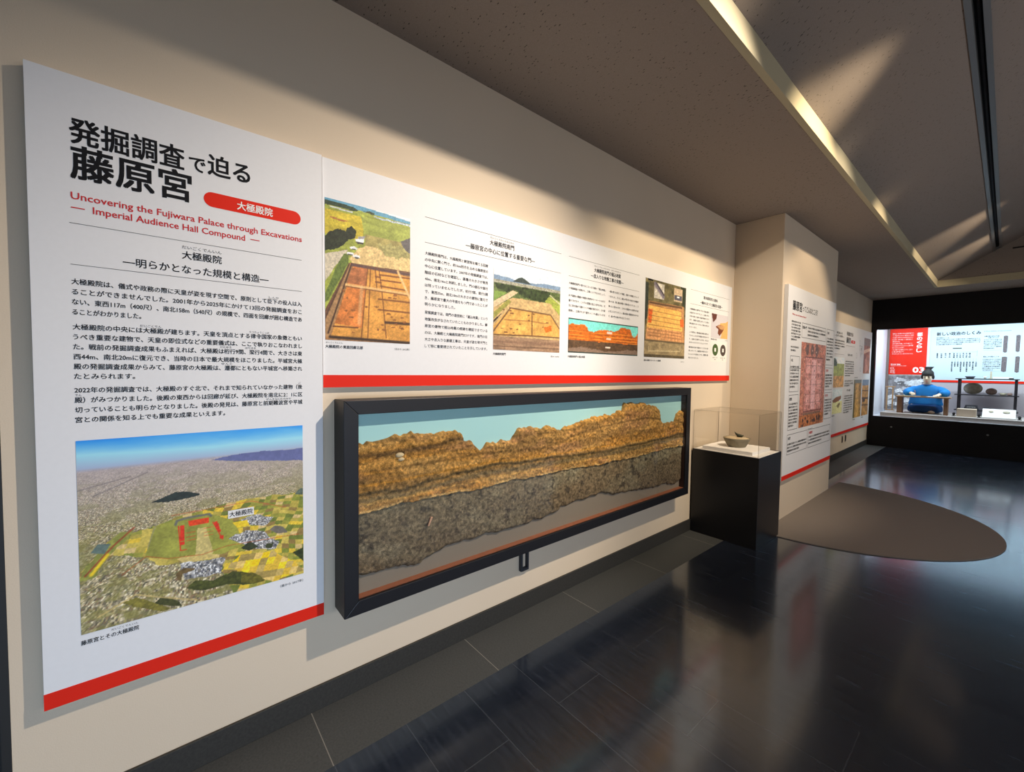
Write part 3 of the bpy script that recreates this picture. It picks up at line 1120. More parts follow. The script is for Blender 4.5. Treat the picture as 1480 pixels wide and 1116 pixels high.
# low ceiling along the wall, raised pitched ceiling over the aisle
SL = 0.605
X0, ZT = 1.035, 3.165
XR = 3.0
ZR = ZT + SL * (XR - X0)
YG = 10.5
SLX = 1.703
rail = 0.047


def slope(x):
    return ZT + SL * (x - X0)


def slab(m, xa, xb, ya, yb, th=0.08, off=0.0, zf=slope):
    m.hexa([(xa, ya, zf(xa) + off), (xb, ya, zf(xb) + off), (xb, yb, zf(xb) + off), (xa, yb, zf(xa) + off)],
           [(xa, ya, zf(xa) + off + th), (xb, ya, zf(xb) + off + th), (xb, yb, zf(xb) + off + th), (xa, yb, zf(xa) + off + th)])


cl = MB()
cl.box(0.0, 0.998, YB, YG, 3.047, 3.25)
cl.box(0.0, RX, YG + 0.02, 11.48, 3.047, 3.25)
cl.box(5.02, RX, YB, YG, 3.047, 3.25)
slab(cl, X0, SLX - rail, YB, YG - 0.0005)
slab(cl, SLX + rail, XR, YB, YG - 0.0005)
slab(cl, XR, 4.985, YB, YG - 0.0005, zf=lambda x: ZR - SL * (x - XR) * (ZR - ZT) / (SL * (4.985 - XR)))
struct('ceiling', cl, M['ceil'])
gb = MB().prism([(0.9, 3.15), (X0, ZT), (XR, ZR + 0.02), (4.985, ZT), (5.1, 3.15)], 1, YG, YG + 0.018)
struct('wall_gable', gb, M['ceil'])
tb = MB()
tb.box(0.998, X0, YB, YG + 0.02, 3.045, 3.22)
tb.box(X0, 5.02, YG - 0.014, YG - 0.0005, 3.045, 3.160)
tb.box(4.985, 5.02, YB, YG - 0.012, 3.045, 3.22)
struct('trim_2', tb, M['ceil_plain'], 0.002)

# lighting track slot in the pitched ceiling
trk = thing('lighting_track', (SLX, 4.0, slope(SLX)), 'long black recessed lighting track with grey aluminium edges in the sloping ceiling', 'lighting track')
for a, b in ((-0.047, -0.019), (0.019, 0.047)):
    m = MB()
    slab(m, SLX + a, SLX + b, YB + 0.05, YG - 0.005, 0.05, -0.008)
    m.build('flange', M['metal'], trk)
m = MB()
slab(m, SLX - 0.019, SLX + 0.019, YB + 0.05, YG - 0.005, 0.03, 0.05)
m.build('channel', M['black'], trk)
m = MB()
slab(m, SLX - 0.006, SLX + 0.006, YB + 0.05, YG - 0.005, 0.012, 0.036)
m.build('conductor_rail', M['bracket'], trk)
m = MB().box(1.86, 2.6, YG - 0.006, YG, 3.545, 3.566)
setp(m.build('air_slot', M['black']), 'thin black slot high in the dark gable at the far end of the pitched ceiling', 'vent')
det = thing('ceiling_detector', (1.97, 6.06, slope(1.97)), 'small white round fixture on the sloping ceiling at the right edge of the photo', 'detector')
zc = slope(1.97)
m = MB().lathe([(0.0, -0.035), (0.03, -0.035), (0.055, -0.02), (0.06, 0.012), (0.0, 0.012)], (0, 0, 0), 24)
ang = math.atan(SL)
rot = Matrix.Rotation(-ang, 3, 'Y')
m.v = [tuple(rot @ Vector(p) + Vector((1.97, 6.06, zc - 0.012))) for p in m.v]
m.build('cover', M['lid'], det)

mat_ = MB()
pts = []
for k in range(65):
    a = -PI / 2 + PI * k / 64
    pts.append((0.452 + 1.49 * math.cos(a), 5.66 + (1.46 if a > 0 else 1.385) * math.sin(a)))
mat_.prism(pts, 2, 0.0, 0.007)
setp(mat_.build('carpet_mat', M['carpet'], None), 'dark grey-brown half-round carpet on the floor in front of the cream pillar', 'carpet')


# ------------------------------------------------------------------ tall title panel
def board(root, x0, x1, y0, y1, z0, zr, z1):
    MB().box(x0, x1, y0, y1, z0, z1).build('board', M['white'], root, 0.0008)
    MB().box(x1 - 0.001, x1 + 0.0006, y0, y1, z0, zr).build('footer_band', M['red'], root)


def lines(rows, u0, u1, z, pitch, h, full=None):
    """rows of text; a row marked with a trailing '|' fills the measure"""
    out = []
    adv = None
    for k, r in enumerate(rows):
        if r.endswith('|'):
            adv = (u1 - u0) / (len(r) - 1)
    if adv is None:
        adv = full or h
    for k, r in enumerate(rows):
        if r.endswith('|'):
            out.append((r[:-1], u0, u1, z - k * pitch, h, 0.012 if h > 0.018 else 0.005))
        elif r:
            out.append((r, u0, u0 + adv * len(r), z - k * pitch, h, 0.012 if h > 0.018 else 0.005))
    return out


p1 = thing('title_panel', (0.0, 0.108, 0.434), 'tall white panel at far left headed by big black lettering above an aerial town view', 'information panel')
board(p1, 0.0012, 0.0357, -0.2976, 0.5138, 0.434, 0.4854, 2.3767)
F1 = wall_face(0.0357)
text_part('title_text', F1, [
    ('発掘調査', -0.208, 0.065, 2.212, 0.083, 0.017), ('で', 0.079, 0.124, 2.206, 0.062, 0.014),
    ('迫る', 0.132, 0.259, 2.218, 0.078, 0.017), ('藤原宮', -0.207, 0.083, 2.118, 0.108, 0.019)], M['ink'], p1, res=3)
text_part('english_subtitle', F1, [
    ('Uncovering the Fujiwara Palace through Excavations', -0.209, 0.436, 2.016, 0.030, 0.013),
    ('―  Imperial Audience Hall Compound  ―', -0.209, 0.288, 1.981, 0.030, 0.013)], M['redtext'], p1)
bd = pill('badge', F1, 0.118, 0.433, 2.069, 2.121, M['red'], p1)
text_part('badge_text', F1, [('大極殿院', 0.218, 0.333, 2.095, 0.033, 0.015)], M['whiteink'], bd, 0.0016)
bars_part('rule', F1, [(-0.214, 0.435, 1.9307, 1.9322)], M['softink'], p1)
bars_part('rule', F1, [(-0.214, 0.435, 1.8052, 1.8067)], M['softink'], p1)
text_groups('heading_text', F1, [('大極殿院', 0.055, 0.168, 1.884, 0.030, 0.012), ('―明らかとなった規模と構造―', -0.096, 0.317, 1.835, 0.031, 0.010)], M['ink'], p1)
text_part('heading_reading', F1, [('だいごくでんいん', 0.055, 0.168, 1.911, 0.013)], M['ink'], p1)
B1 = [lines(['大極殿院は、儀式や政務の際に天皇が姿を現す空間で、原則として臣下の役人は入|',
            'ることができませんでした。2001年から2025年にかけて13回の発掘調査をおこ|',
            'ない、東西117m（400尺）、南北158m（540尺）の規模で、四面を回廊が囲む構造であ|', 'ることがわかりました。'], -0.213, 0.434, 1.754, 0.031, 0.0195, 0.0175)]
B1 += [lines(['大極殿院の中央には大極殿が建ちます。天皇を頂点とする律令国家の象徴ともい|', 'うべき重要な建物で、天皇の即位式などの重要儀式は、ここで執りおこなわれまし|',
             'た。戦前の発掘調査成果もふまえれば、大極殿は桁行9間、梁行4間で、大きさは東|', '西44m、南北20mに復元でき、当時の日本で最大規模をほこりました。平城宮大極|',
             '殿の発掘調査成果からみて、藤原宮の大極殿は、遷都にともない平城宮へ移築され|', 'たとみられます。'], -0.213, 0.434, 1.615, 0.0306, 0.0195)]
B1 += [lines(['2022年の発掘調査では、大極殿のすぐ北で、それまで知られていなかった建物（後|', '殿）がみつかりました。後殿の東西からは回廊が延び、大極殿院を南北に2：1に区|',
             '切っていることも明らかとなりました。後殿の発見は、藤原宮と前期難波宮や平城|', '宮との関係を知る上でも重要な成果といえます。'], -0.213, 0.434, 1.419, 0.031, 0.0195)]
text_groups('body_text', F1, B1, M['ink'], p1)
text_groups('reading_text', F1, [('しんか', 0.318, 0.352, 1.769, 0.009), ('だいごくでん', -0.058, -0.004, 1.630, 0.009), ('りつりょうこっか', 0.252, 0.318, 1.630, 0.009),
                               ('けたゆき', 0.160, 0.194, 1.569, 0.009), ('はりゆき', 0.238, 0.272, 1.569, 0.009), ('せんと', 0.162, 0.196, 1.508, 0.009), ('ご', 0.420, 0.430, 1.434, 0.009),
                               ('でん', -0.212, -0.198, 1.403, 0.009), ('ぜんきなにわのみや', 0.305, 0.392, 1.372, 0.009), ('だいごくでんいん', -0.145, -0.080, 0.630, 0.008)], M['ink'], p1)
ph = picture('aerial_print', F1, -0.214, 0.434, 0.640, 1.260, paint_aerial(), M['print'], p1)
bars_part('place_label', F1, [(0.176, 0.259, 0.927, 0.957)], M['whitecard'], ph, 0.0016)
text_part('place_name', F1, [('大極殿院', 0.180, 0.255, 0.942, 0.021, 0.01)], M['ink'], ph, 0.0021)
text_groups('caption_text', F1, [('藤原宮とその大極殿院', -0.215, -0.078, 0.613, 0.0165, 0.01), ('（南から 2017年）', 0.347, 0.432, 0.612, 0.012)], M['ink'], p1)

# ------------------------------------------------------------------ long picture panel
p2 = thing('picture_panel', (0.0, 2.518, 1.413), 'long white panel with several excavation pictures mounted above the black framed case', 'information panel')
board(p2, 0.0, 0.0244, 0.519, 4.5195, 1.4132, 1.4667, 2.3767)
F2 = wall_face(0.0244)
picture('courtyard_print', F2, 0.528, 0.916, 1.617, 2.213, paint_courtyard(), M['print'], p2)
picture('gate_print', F2, 1.423, 1.960, 1.612, 2.078, paint_gate_site(), M['print'], p2)
picture('soil_section_print', F2, 2.042, 2.840, 1.618, 1.846, paint_section(), M['print'], p2)
picture('trench_print', F2, 2.930, 3.570, 1.615, 2.241, paint_trench_plan(), M['print'], p2)
picture('coin_find_print', F2, 4.080, 4.445, 1.838, 2.072, paint_coin_find(), M['print'], p2)
card = bars_part('coin_card', F2, [(4.075, 4.447, 1.602, 1.802)], M['whitecard'], p2, 0.0008)
for cy, col in ((4.177, S(74, 98, 56)), (4.350, S(84, 74, 70))):
    n = 32
    vs, fs = [], []
    for k in range(n):
        a = 2 * PI * k / n
        vs.append(tuple(F2.at(cy + 0.062 * math.cos(a), 1.720 + 0.058 * math.sin(a), 0.0016)))
        q = max(abs(math.cos(a)), abs(math.sin(a)))
        vs.append(tuple(F2.at(cy + 0.019 * math.cos(a) / q, 1.720 + 0.018 * math.sin(a) / q, 0.0016)))
    for k in range(n):
        a, b = 2 * k, 2 * ((k + 1) % n)
        fs.append((a, b, b + 1, a + 1))
    MB().add(vs, fs).build('coin_image', plain('printed_coin', col, 0.7, 0, 0.2, 0.35, 120), card)
for (a, b, z) in ((0.995, 1.965, 2.2445), (0.995, 1.965, 2.1212), (2.036, 2.844, 2.2435), (2.036, 2.844, 2.118), (3.654, 4.466, 2.245), (3.654, 4.466, 2.118)):
    bars_part('rule', F2, [(a, b, z - 0.0009, z + 0.0009)], M['softink'], p2)
text_groups('heading_text', F2, [('だいごくでんいんなんもん', 1.396, 1.569, 2.229, 0.012), ('大極殿院南門', 1.393, 1.569, 2.202, 0.031, 0.012), ('―藤原宮の中心に位置する重要な門―', 1.234, 1.734, 2.156, 0.031, 0.010),
    ('だいごくでんいんなんもん', 2.297, 2.47, 2.225, 0.012), ('ほりこみちぎょう', 2.49, 2.60, 2.225, 0.012), ('大極殿院南門の掘込地業', 2.297, 2.601, 2.197, 0.031, 0.012), ('―念入りな地盤工事の実態―', 2.261, 2.637, 2.155, 0.031, 0.012),
    ('富本銭発見の意味', 3.906, 4.196, 2.200, 0.031, 0.012), ('―鎮めのまつりと藤原宮の造営―', 3.841, 4.308, 2.149, 0.031, 0.012)], M['ink'], p2)
T2 = [lines(['大極殿院南門は、大極殿院と朝堂院を隔てる回廊|', 'の中央に開く門で、約1km四方を占める藤原宮の|', '中心に位置しています。2007年の発掘調査では、|', '階段の石材などを確認し、基壇の大きさが東西|',
            '40m、南北14mと判明しました。門の礎石や据付|', 'は残っていませんでしたが、桁行7間、梁行2間|', 'で、東西35m、南北10mの大きさの建物に復元で|', 'き、藤原宮で最大の平面をもつ門であったことが|', '明らかになりました。'], 0.996, 1.382, 2.069, 0.0312, 0.0175)]
T2 += lines(['発掘調査では、南門の造営前に「掘込地業」という|', '地盤改良がなされていたこともわかりました。藤|', '原宮の建物で掘込地業の痕跡を確認できている|', 'のは、大極殿と大極殿院南門だけです。南門の巨|', '大さや念入りな基礎工事は、天皇が姿を現す門と|', 'して特に重要視されていたことを示しています。|'], 0.996, 1.382, 1.779, 0.0333, 0.0175)
text_groups('gate_body_text', F2, T2, M['ink'], p2)
T3 = [lines(['大極殿院南門の東でおこなった下層の「掘込地業」|', 'の発掘調査の成果から、工事のようすをみましょう。|'], 2.041, 2.425, 2.072, 0.032, 0.0165)]
T3 += lines(['まず建物の範囲の地盤を地表から一メートルほど|', '掘り下げます。この穴の底面に粘土と砂をまき、交|', '互に突き固めて層をつくり地盤を築きます。土を盛|', '版築し、土質がちがう層をいくつも重ねていきま|'], 2.041, 2.425, 1.992, 0.0325, 0.0165)
T3 += [lines(['一層の厚さは五センチ程度、全部で十数層にわたって|', 'つきました。さらに、掘込の門がある地点では地盤が|', '低いため、特に掘込地業の工事が念入りでした。こう|', '夢いたと思われます。これらの調査からは南門が大切|', 'に考えられていたこと、掘込地業の重要性がわかりま|', 'す。都の門の姿を今も伝えています。'], 2.464, 2.840, 2.072, 0.0355, 0.0165)]
text_groups('groundwork_body_text', F2, T3, M['ink'], p2, res=1)
T4 = [lines(['大極殿院の南門の下から富本銭や|', '水晶がみつかりました。土器の中に|', '九枚の銭と九個の水晶が納められて|', 'おり、宮殿の造営にあたって土地の|', '神を鎮めるまつりをした跡と考えら|', 'れています。'], 3.650, 4.028, 2.070, 0.0325, 0.017)]
T4 += lines(['この発見は、富本銭が実際に使われ|', 'ていたことを示す貴重な手がかりで|', 'す。土器の口は銭でふさがれ、中には|', '水が入れられていたようです。|'], 3.650, 4.028, 1.862, 0.031, 0.017)
T4 += [lines(['富本銭は日本で最初につくられた貨|', '幣のひとつで、藤原宮の時代のまつ|', 'りのようすを知る上でも、重要な資|', '料となりました。'], 3.650, 4.028, 1.725, 0.032, 0.017)]
text_groups('coin_body_text', F2, T4, M['ink'], p2, res=1)
text_groups('caption_text', F2, [('だいごくでんいん', 0.530, 0.600, 1.606, 0.008), ('大極殿院の東面回廊北部', 0.528, 0.688, 1.589, 0.0155, 0.01), ('（北から 2012年）', 0.838, 0.915, 1.590, 0.0115),
                               ('大極殿院南門', 1.423, 1.515, 1.588, 0.0155, 0.01), ('（南から 2007年）', 1.882, 1.960, 1.586, 0.0115), ('大極殿院南門の掘込地業', 2.041, 2.215, 1.592, 0.0155, 0.01),
                               ('掘込地業でみつかった遺構', 2.932, 3.18, 1.589, 0.0155, 0.01), ('（北から）', 3.51, 3.572, 1.588, 0.0115), ('富本銭の出土', 4.082, 4.21, 1.822, 0.0145, 0.01), ('（2007年）', 4.39, 4.445, 1.822, 0.010),
                               ('富本銭（表）', 4.125, 4.235, 1.643, 0.012), ('複製', 4.165, 4.195, 1.625, 0.012), ('富本銭（裏）', 4.295, 4.405, 1.643, 0.012), ('複製', 4.335, 4.365, 1.625, 0.012)], M['ink'], p2, res=1)

# ------------------------------------------------------------------ framed case with the soil profile
CY0, CY1, CZ0, CZ1, CD = 0.570, 3.515, 0.4297, 1.361, 0.128
IY0, IY1, IZ0, IZ1 = 0.632, 3.451, 0.491, 1.2999
pc = thing('framed_wall_case', (0.0, (CY0 + CY1) / 2, CZ0), 'long black framed glass case on the cream wall below the picture panel', 'display case')


def rail_piece(q):
    MB().hexa([(0.0, y, z) for y, z in q], [(CD, y, z) for y, z in q]).build('frame_rail', M['frame'], pc, 0.0025)


rail_piece([(CY0, CZ1), (CY1, CZ1), (IY1, IZ1), (IY0, IZ1)])
rail_piece([(IY0, IZ0), (IY1, IZ0), (CY1, CZ0), (CY0, CZ0)])
rail_piece([(CY0, CZ0), (CY0, CZ1), (IY0, IZ1), (IY0, IZ0)])
rail_piece([(IY1, IZ0), (IY1, IZ1), (CY1, CZ1), (CY1, CZ0)])
MB().box(0.0, 0.075, IY0, IY1, IZ0, IZ1).build('backing_board', M['backing'], pc)
MB().box(0.075, 0.114, IY0, IY1, IZ0, IZ0 + 0.003).build('ledge', M['ledge'], pc)
MB().box(0.075, 0.114, IY1 - 0.003, IY1, IZ0 + 0.003, IZ1).build('side_lining', M['lining'], pc)
MB().box(0.114, 0.119, IY0, IY1, IZ0, IZ1).build('glass_pane', M['glass'], pc)
br_ = MB()
br_.box(0.0, 0.022, 1.660, 1.674, 0.259, CZ0).box(0.0, 0.022, 1.712, 1.724, 0.259, CZ0).box(0.0, 0.022, 1.674, 1.712, 0.259, 0.275)
br_.build('wall_bracket', M['bracket'], pc, 0.001)

top_pts = [(.64, 1.168), (.649, 1.168), (.668, 1.17), (.683, 1.181), (.712, 1.174), (.76, 1.177), (.791, 1.183), (.814, 1.196), (.834, 1.187), (.866, 1.189), (.882, 1.201), (.899, 1.202), (.912, 1.191), (.958, 1.187), (.989, 1.178), (1.034, 1.18), (1.07, 1.183), (1.108, 1.188), (1.151, 1.18), (1.176, 1.172), (1.183, 1.146), (1.191, 1.122), (1.226, 1.122), (1.241, 1.122), (1.26, 1.097), (1.286, 1.071), (1.319, 1.068), (1.345, 1.096), (1.393, 1.094), (1.414, 1.092), (1.449, 1.105), (1.485, 1.095), (1.514, 1.104), (1.536, 1.125), (1.566, 1.163), (1.604, 1.166), (1.667, 1.164), (1.699, 1.158), (1.749, 1.148), (1.808, 1.159), (1.843, 1.143), (1.887, 1.137), (1.924, 1.118), (1.951, 1.141), (2.035, 1.14), (2.091, 1.162), (2.155, 1.164), (2.265, 1.189), (2.323, 1.178), (2.381, 1.197), (2.442, 1.178), (2.528, 1.208), (2.575, 1.208), (2.587, 1.259), (2.684, 1.262), (2.767, 1.258), (2.853, 1.254), (2.913, 1.232), (3.02, 1.223), (3.068, 1.191), (3.088, 1.108), (3.138, 1.079), (3.323, 1.079), (3.363, 1.139), (3.424, 1.158), (3.449, 1.16)]
bot_pts = [(.64, .572), (.652, .574), (.71, .566), (.79, .568), (.873, .556), (.95, .544), (.992, .568), (1.036, .584), (1.087, .593), (1.127, .591), (1.224, .592), (1.45, .588), (1.615, .584), (1.694, .587), (1.778, .58), (1.829, .594), (1.909, .599), (1.936, .622), (1.992, .623), (2.049, .632), (2.226, .63), (2.341, .638), (2.5, .605), (2.63, .593), (2.796, .579), (3.021, .556), (3.099, .56), (3.18, .564), (3.353, .53), (3.441, .548), (3.449, .548)]
NY, NV = 760, 190
yy = np.linspace(IY0 + 0.002, IY1 - 0.005, NY)
tp, bt = np.array(top_pts), np.array(bot_pts)
jit = lambda n, f, s: (vnoise(np.linspace(0, 1, n)[None, :], np.zeros((1, n)), f, 1, s)[0] - .5)
ztop = np.interp(yy, tp[:, 0], tp[:, 1]) + jit(NY, 160, 1) * 0.012 + jit(NY, 60, 2) * 0.008
ztop = np.minimum(ztop, IZ1 - 0.012)
zbot = np.interp(yy, bt[:, 0], bt[:, 1]) + jit(NY, 180, 3) * 0.010 + jit(NY, 50, 4) * 0.012
vv_ = np.linspace(0, 1, NV)[:, None]
Z = ztop[None, :] + (zbot - ztop)[None, :] * vv_
Y = np.repeat(yy[None, :], NV, 0)
s_, t_ = (Y - 0.63) / 2.83, (1.3 - Z) / 0.81
bz = np.interp(yy, [.63, .7, .81, 1.06, 1.24, 1.5, 1.61, 1.8, 2.04, 2.28, 2.52, 2.79, 3.09, 3.45], [.852, .86, .866, .863, .86, .871, .858, .859, .857, .85, .854, .844, .858, .856])[None, :] + (fbm(s_, t_, 40, 2, 5) - .5) * 0.02
rough_ = fbm(s_, t_, 110, 32, 7, 4, 0.7)
lump = fbm(s_, t_, 34, 10, 11, 3)
up_ = Z > bz
edge = np.clip(np.minimum(vv_ * 40, (1 - vv_) * 40), 0, 1) ** 0.5
relief = np.where(up_, 0.010 + 0.016 * rough_ + 0.006 * lump, 0.006 + 0.011 * rough_ + 0.004 * lump)
crumb = vnoise(s_, t_, 150, 42, 15)
relief = relief + np.where(up_, 0.007, 0.003) * crumb
X = 0.0752 + relief * edge
colr = np.where(up_[..., None], C3(198, 152, 88), C3(132, 119, 95)) * np.ones(Y.shape + (3,))
mixc = lambda k, c: colr * (1 - k[..., None]) + C3(*c) * k[..., None]
o1 = fbm(s_, t_, 9, 8, 21)
colr = np.where(up_[..., None], mixc(np.clip((o1 - .45) * 3, 0, .75), (206, 144, 64)), colr)
colr = np.where(up_[..., None], mixc(np.clip((fbm(s_, t_, 14, 10, 25) - .55) * 4, 0, .6), (190, 138, 98)), colr)
lay = fbm(s_, t_ + 0.02 * fbm(s_, t_, 6, 2, 50), 11, 30, 51, 4)
colr = np.where(up_[..., None], mixc(np.clip((lay - .52) * 4, 0, .38), (116, 90, 60)), colr)
colr = np.where(up_[..., None], mixc(np.clip((.44 - lay) * 4, 0, .32), (226, 180, 112)), colr)
band = lambda y, z, w: np.exp(-((Z - np.interp(yy, y, z)[None, :] - (fbm(s_, t_, 26, 3, 44) - .5) * .025) / w) ** 2)
for (by, bz_, w, c, kk) in (([.6, .745, .87, 1.034, 1.127, 1.2], [1.118, 1.114, 1.118, 1.125, 1.143, 1.13], .012, (84, 66, 48), .7 * np.clip((1.35 - Y) * 6, 0, 1)),
                            ([.6, .708, .795, .904, .99, 1.153, 1.42, 1.61, 1.81, 2.04, 2.39, 2.78, 3.08, 3.45], [.945, .951, .938, .94, .957, .962, .972, .961, .961, .948, .931, .942, .953, .966], .010, (82, 70, 48), .85),
                            ([.6, .9, 1.2, 1.6, 2.0, 2.4, 2.8, 3.1, 3.45], [.92, .915, .935, .93, .925, .91, .915, .93, .945], .016, (116, 104, 76), .7),
                            ([.6, 1.0, 1.6, 2.0, 2.4, 2.8, 3.45], [.905, .90, .905, .902, .892, .893, .905], .004, (226, 178, 96), .6),
                            ([.6, 1.2, 1.8, 2.1, 2.5, 2.9, 3.45], [1.05, 1.045, 1.03, 1.09, 1.12, 1.14, 1.06], .007, (110, 82, 50), .55),
                            ([.6, 1.2, 2.0, 2.6, 3.45], [.985, .99, .975, .965, .985], .006, (214, 150, 60), .6)):
    colr = np.where(up_[..., None], mixc(band(by, bz_, w) * kk, c), colr)
colr = mixc(np.exp(-((Z - bz - .006) / .007) ** 2) * .8 * (fbm(s_, t_, 60, 4, 61) > .42), (222, 184, 122))
g1 = fbm(s_, t_, 9, 5, 71)
colr = np.where(up_[..., None], colr, mixc(np.clip((g1 - .45) * 3.5, 0, .7), (158, 150, 124)))
colr = np.where(up_[..., None], colr, mixc(np.clip((fbm(s_, t_, 8, 4, 75) - .52) * 4, 0, .6), (140, 118, 88)))
colr = np.where(up_[..., None], colr, mixc(np.clip((fbm(s_, t_, 60, 20, 77, 3, .8) - .6) * 6, 0, .8), (70, 64, 56)))
colr = np.where(up_[..., None], colr, mixc(np.clip((bz - Z) / .3 * .55 * (0.5 + fbm(s_, t_, 12, 5, 81)), 0, .6), (102, 84, 68)))
colr = colr * (0.66 + 0.68 * fbm(s_, t_, 260, 76, 31, 2))[..., None]
sp = thing('soil_profile', (0.0752, 2.04, 0.53), 'rough peeled soil profile, orange-brown layers over grey, mounted inside the black framed case', 'soil profile')
grid_mesh('soil_layers', np.stack([X, Y, Z], -1), colr, M['soil'], sp, True)
m = MB()
rng = random.Random(4)
m.hexa([(0.094, 0.992, 0.772), (0.094, 1.004, 0.770), (0.094, 0.983, 0.728), (0.094, 0.976, 0.731)], [(0.104, 0.992, 0.772), (0.104, 1.004, 0.770), (0.104, 0.983, 0.728), (0.104, 0.976, 0.731)])
setp(m.build('potsherd', plain('pinkish_potsherd', S(196, 150, 120), 0.8), sp, 0.002), 'pinkish sherd stuck in the grey layer')
for (y, z, r) in ((.83, 1.098, .022), (.838, 1.078, .017)):
    MB().ball((.100, y, z), .008, r, r * .55, 10, 6).build('pale_stone', plain('pale_stone_skin', S(206, 186, 150), 0.85, 0, 0.2, 0.15, 60), sp)

# ------------------------------------------------------------------ pedestal with the acrylic cover
PX0, PX1, PY0, PY1, PZ = 0.014, 0.584, 3.80, 4.33, 0.786
pd = thing('pedestal', ((PX0 + PX1) / 2, (PY0 + PY1) / 2, 0), 'black box pedestal standing between the framed case and the cream pillar', 'pedestal')
MB().box(PX0, PX1, PY0, PY1, 0, PZ - 0.003).build('body', M['blackbox'], pd, 0.002)
MB().box(PX0 + 0.012, PX1 - 0.002, PY0 + 0.002, PY1 - 0.05, PZ - 0.003, PZ).build('white_top', M['whitecard'], pd)
pl = MB().box(0.085, 0.515, 3.845, 4.255, PZ, PZ + 0.030)
setp(pl.build('display_riser', M['whitecard'], None, 0.0015), 'white square riser slab under the stone bowl on the black pedestal', 'riser')
cv = thing('acrylic_cover', ((PX0 + PX1) / 2, (PY0 + PY1) / 2, PZ), 'clear acrylic box cover over the bowl on the black pedestal', 'display cover')
cx0, cx1, cy0, cy1, ct = PX0 + 0.002, PX1 - 0.008, PY0 + 0.004, PY1 - 0.004, 1.147
T = 0.006
for q in ((cx0, cx1, cy0, cy0 + T), (cx0, cx1, cy1 - T, cy1), (cx0, cx0 + T, cy0 + T, cy1 - T), (cx1 - T, cx1, cy0 + T, cy1 - T)):
    MB().box(q[0], q[1], q[2], q[3], PZ, ct - T).build('side_pane', M['acrylic'], cv)
MB().box(cx0, cx1, cy0, cy1, ct - T, ct).build('top_pane', M['acrylic'], cv)
eg = MB()
w = 0.0022
for x in (cx0, cx1 - w):
    for y in (cy0, cy1 - w):
        eg.box(x, x + w, y, y + w, PZ, ct - T)
for y in (cy0, cy1 - w):
    eg.box(cx0, cx1, y, y + w, ct, ct + 0.001)
for x in (cx0, cx1 - w):
    eg.box(x, x + w, cy0, cy1, ct, ct + 0.001)
eg.build('glued_edge', plain('acrylic_edge', S(150, 134, 116), 0.3), cv)
bc = (0.305, 4.045, PZ + 0.030)
bw = thing('stone_bowl', bc, 'shallow grey stone-like bowl on the white riser under the acrylic cover', 'bowl')
wob = lambda a, h: 1 + 0.02 * math.sin(3 * a + 1) + 0.015 * math.sin(5 * a + h * 40)
MB().lathe([(0.0, 0.0), (0.066, 0.0), (0.073, 0.003), (0.088, 0.028), (0.102, 0.056), (0.112, 0.080), (0.110, 0.083), (0.104, 0.079), (0.101, 0.074)], bc, 44, wob=wob).build('vessel', M['stone'], bw)
MB().lathe([(0.0, 0.055), (0.099, 0.055), (0.104, 0.078), (0.08, 0.085), (0.04, 0.089), (0.0, 0.090)], bc, 44, wob=wob).build('filling', M['filling'], bw)
fg = thing('metal_fragment', (0.318, 4.04, bc[2] + 0.090), 'small dark beak-shaped fragment lying on top of the stone bowl', 'fragment')
m = MB()
m.tube([(0.290, 4.03, bc[2] + 0.138), (0.297, 4.033, bc[2] + 0.127), (0.311, 4.04, bc[2] + 0.111), (0.330, 4.047, bc[2] + 0.103), (0.349, 4.052, bc[2] + 0.102), (0.362, 4.056, bc[2] + 0.108)],
       [0.001, 0.0045, 0.011, 0.0145, 0.011, 0.003], 12)
m.build('blade', M['bronze'], fg)
m = MB()
m.tube([(0.318, 4.04, bc[2] + 0.090), (0.322, 4.043, bc[2] + 0.104)], [0.012, 0.009], 10)
m.build('base_lump', M['bronze'], fg)

# ------------------------------------------------------------------ panel on the pillar
p3 = thing('pillar_panel', (0.452, 5.55, 0.424), 'white panel with a pink site map on the front of the cream pillar', 'information panel')
board(p3, 0.4522, 0.487, 4.682, 6.425, 0.424, 0.470, 2.370)
F3 = wall_face(0.487)
text_part('title_text', F3, [('藤原宮', 4.822, 5.112, 2.182, 0.105, 0.02), ('ってどんなところ？', 5.130, 5.66, 2.178, 0.072, 0.012)], M['ink'], p3)
text_part('english_subtitle', F3, [('What was the Fujiwara Palace?', 4.815, 5.255, 2.093, 0.024, 0.01)], M['redtext'], p3)
picture('site_map_print', F3, 5.140, 6.045, 0.918, 1.831, paint_map(), M['print'], p3)
rc = []
for q in ((5.131, 6.015, 1.875, 2.030), (4.803, 5.087, 1.308, 1.675), (4.805, 5.100, 0.918, 1.278), (4.800, 5.451, 0.670, 0.875), (5.487, 6.372, 0.668, 0.872), (6.060, 6.370, 1.60, 2.030), (6.065, 6.375, 1.30, 1.57), (6.068, 6.378, 0.95, 1.27)):
    rc += frame_rects(*q, 0.004)
rc += [(4.80, 5.28, 1.548, 1.552), (6.0, 6.06, 1.44, 1.444), (5.46, 5.64, 0.878, 0.882)]
bars_part('box_line', F3, rc, M['ink'], p3)
fill = '藤原宮は飛鳥時代の都の中心であり天皇の住まいや役所がならぶ区画で回廊と門に囲まれていました'


def filler(u0, u1, ztop_, n, pitch, h, seed):
    k = max(4, int((u1 - u0) / h))
    out = []
    for i in range(n):
        a = (seed * 5 + i * 7) % (len(fill) - 1)
        s = (fill + fill + fill)[a:a + k]
        out.append((s, u0, u1 if i < n - 1 else u0 + (u1 - u0) * 0.6, ztop_ - i * pitch, h, 0.02))
    return out


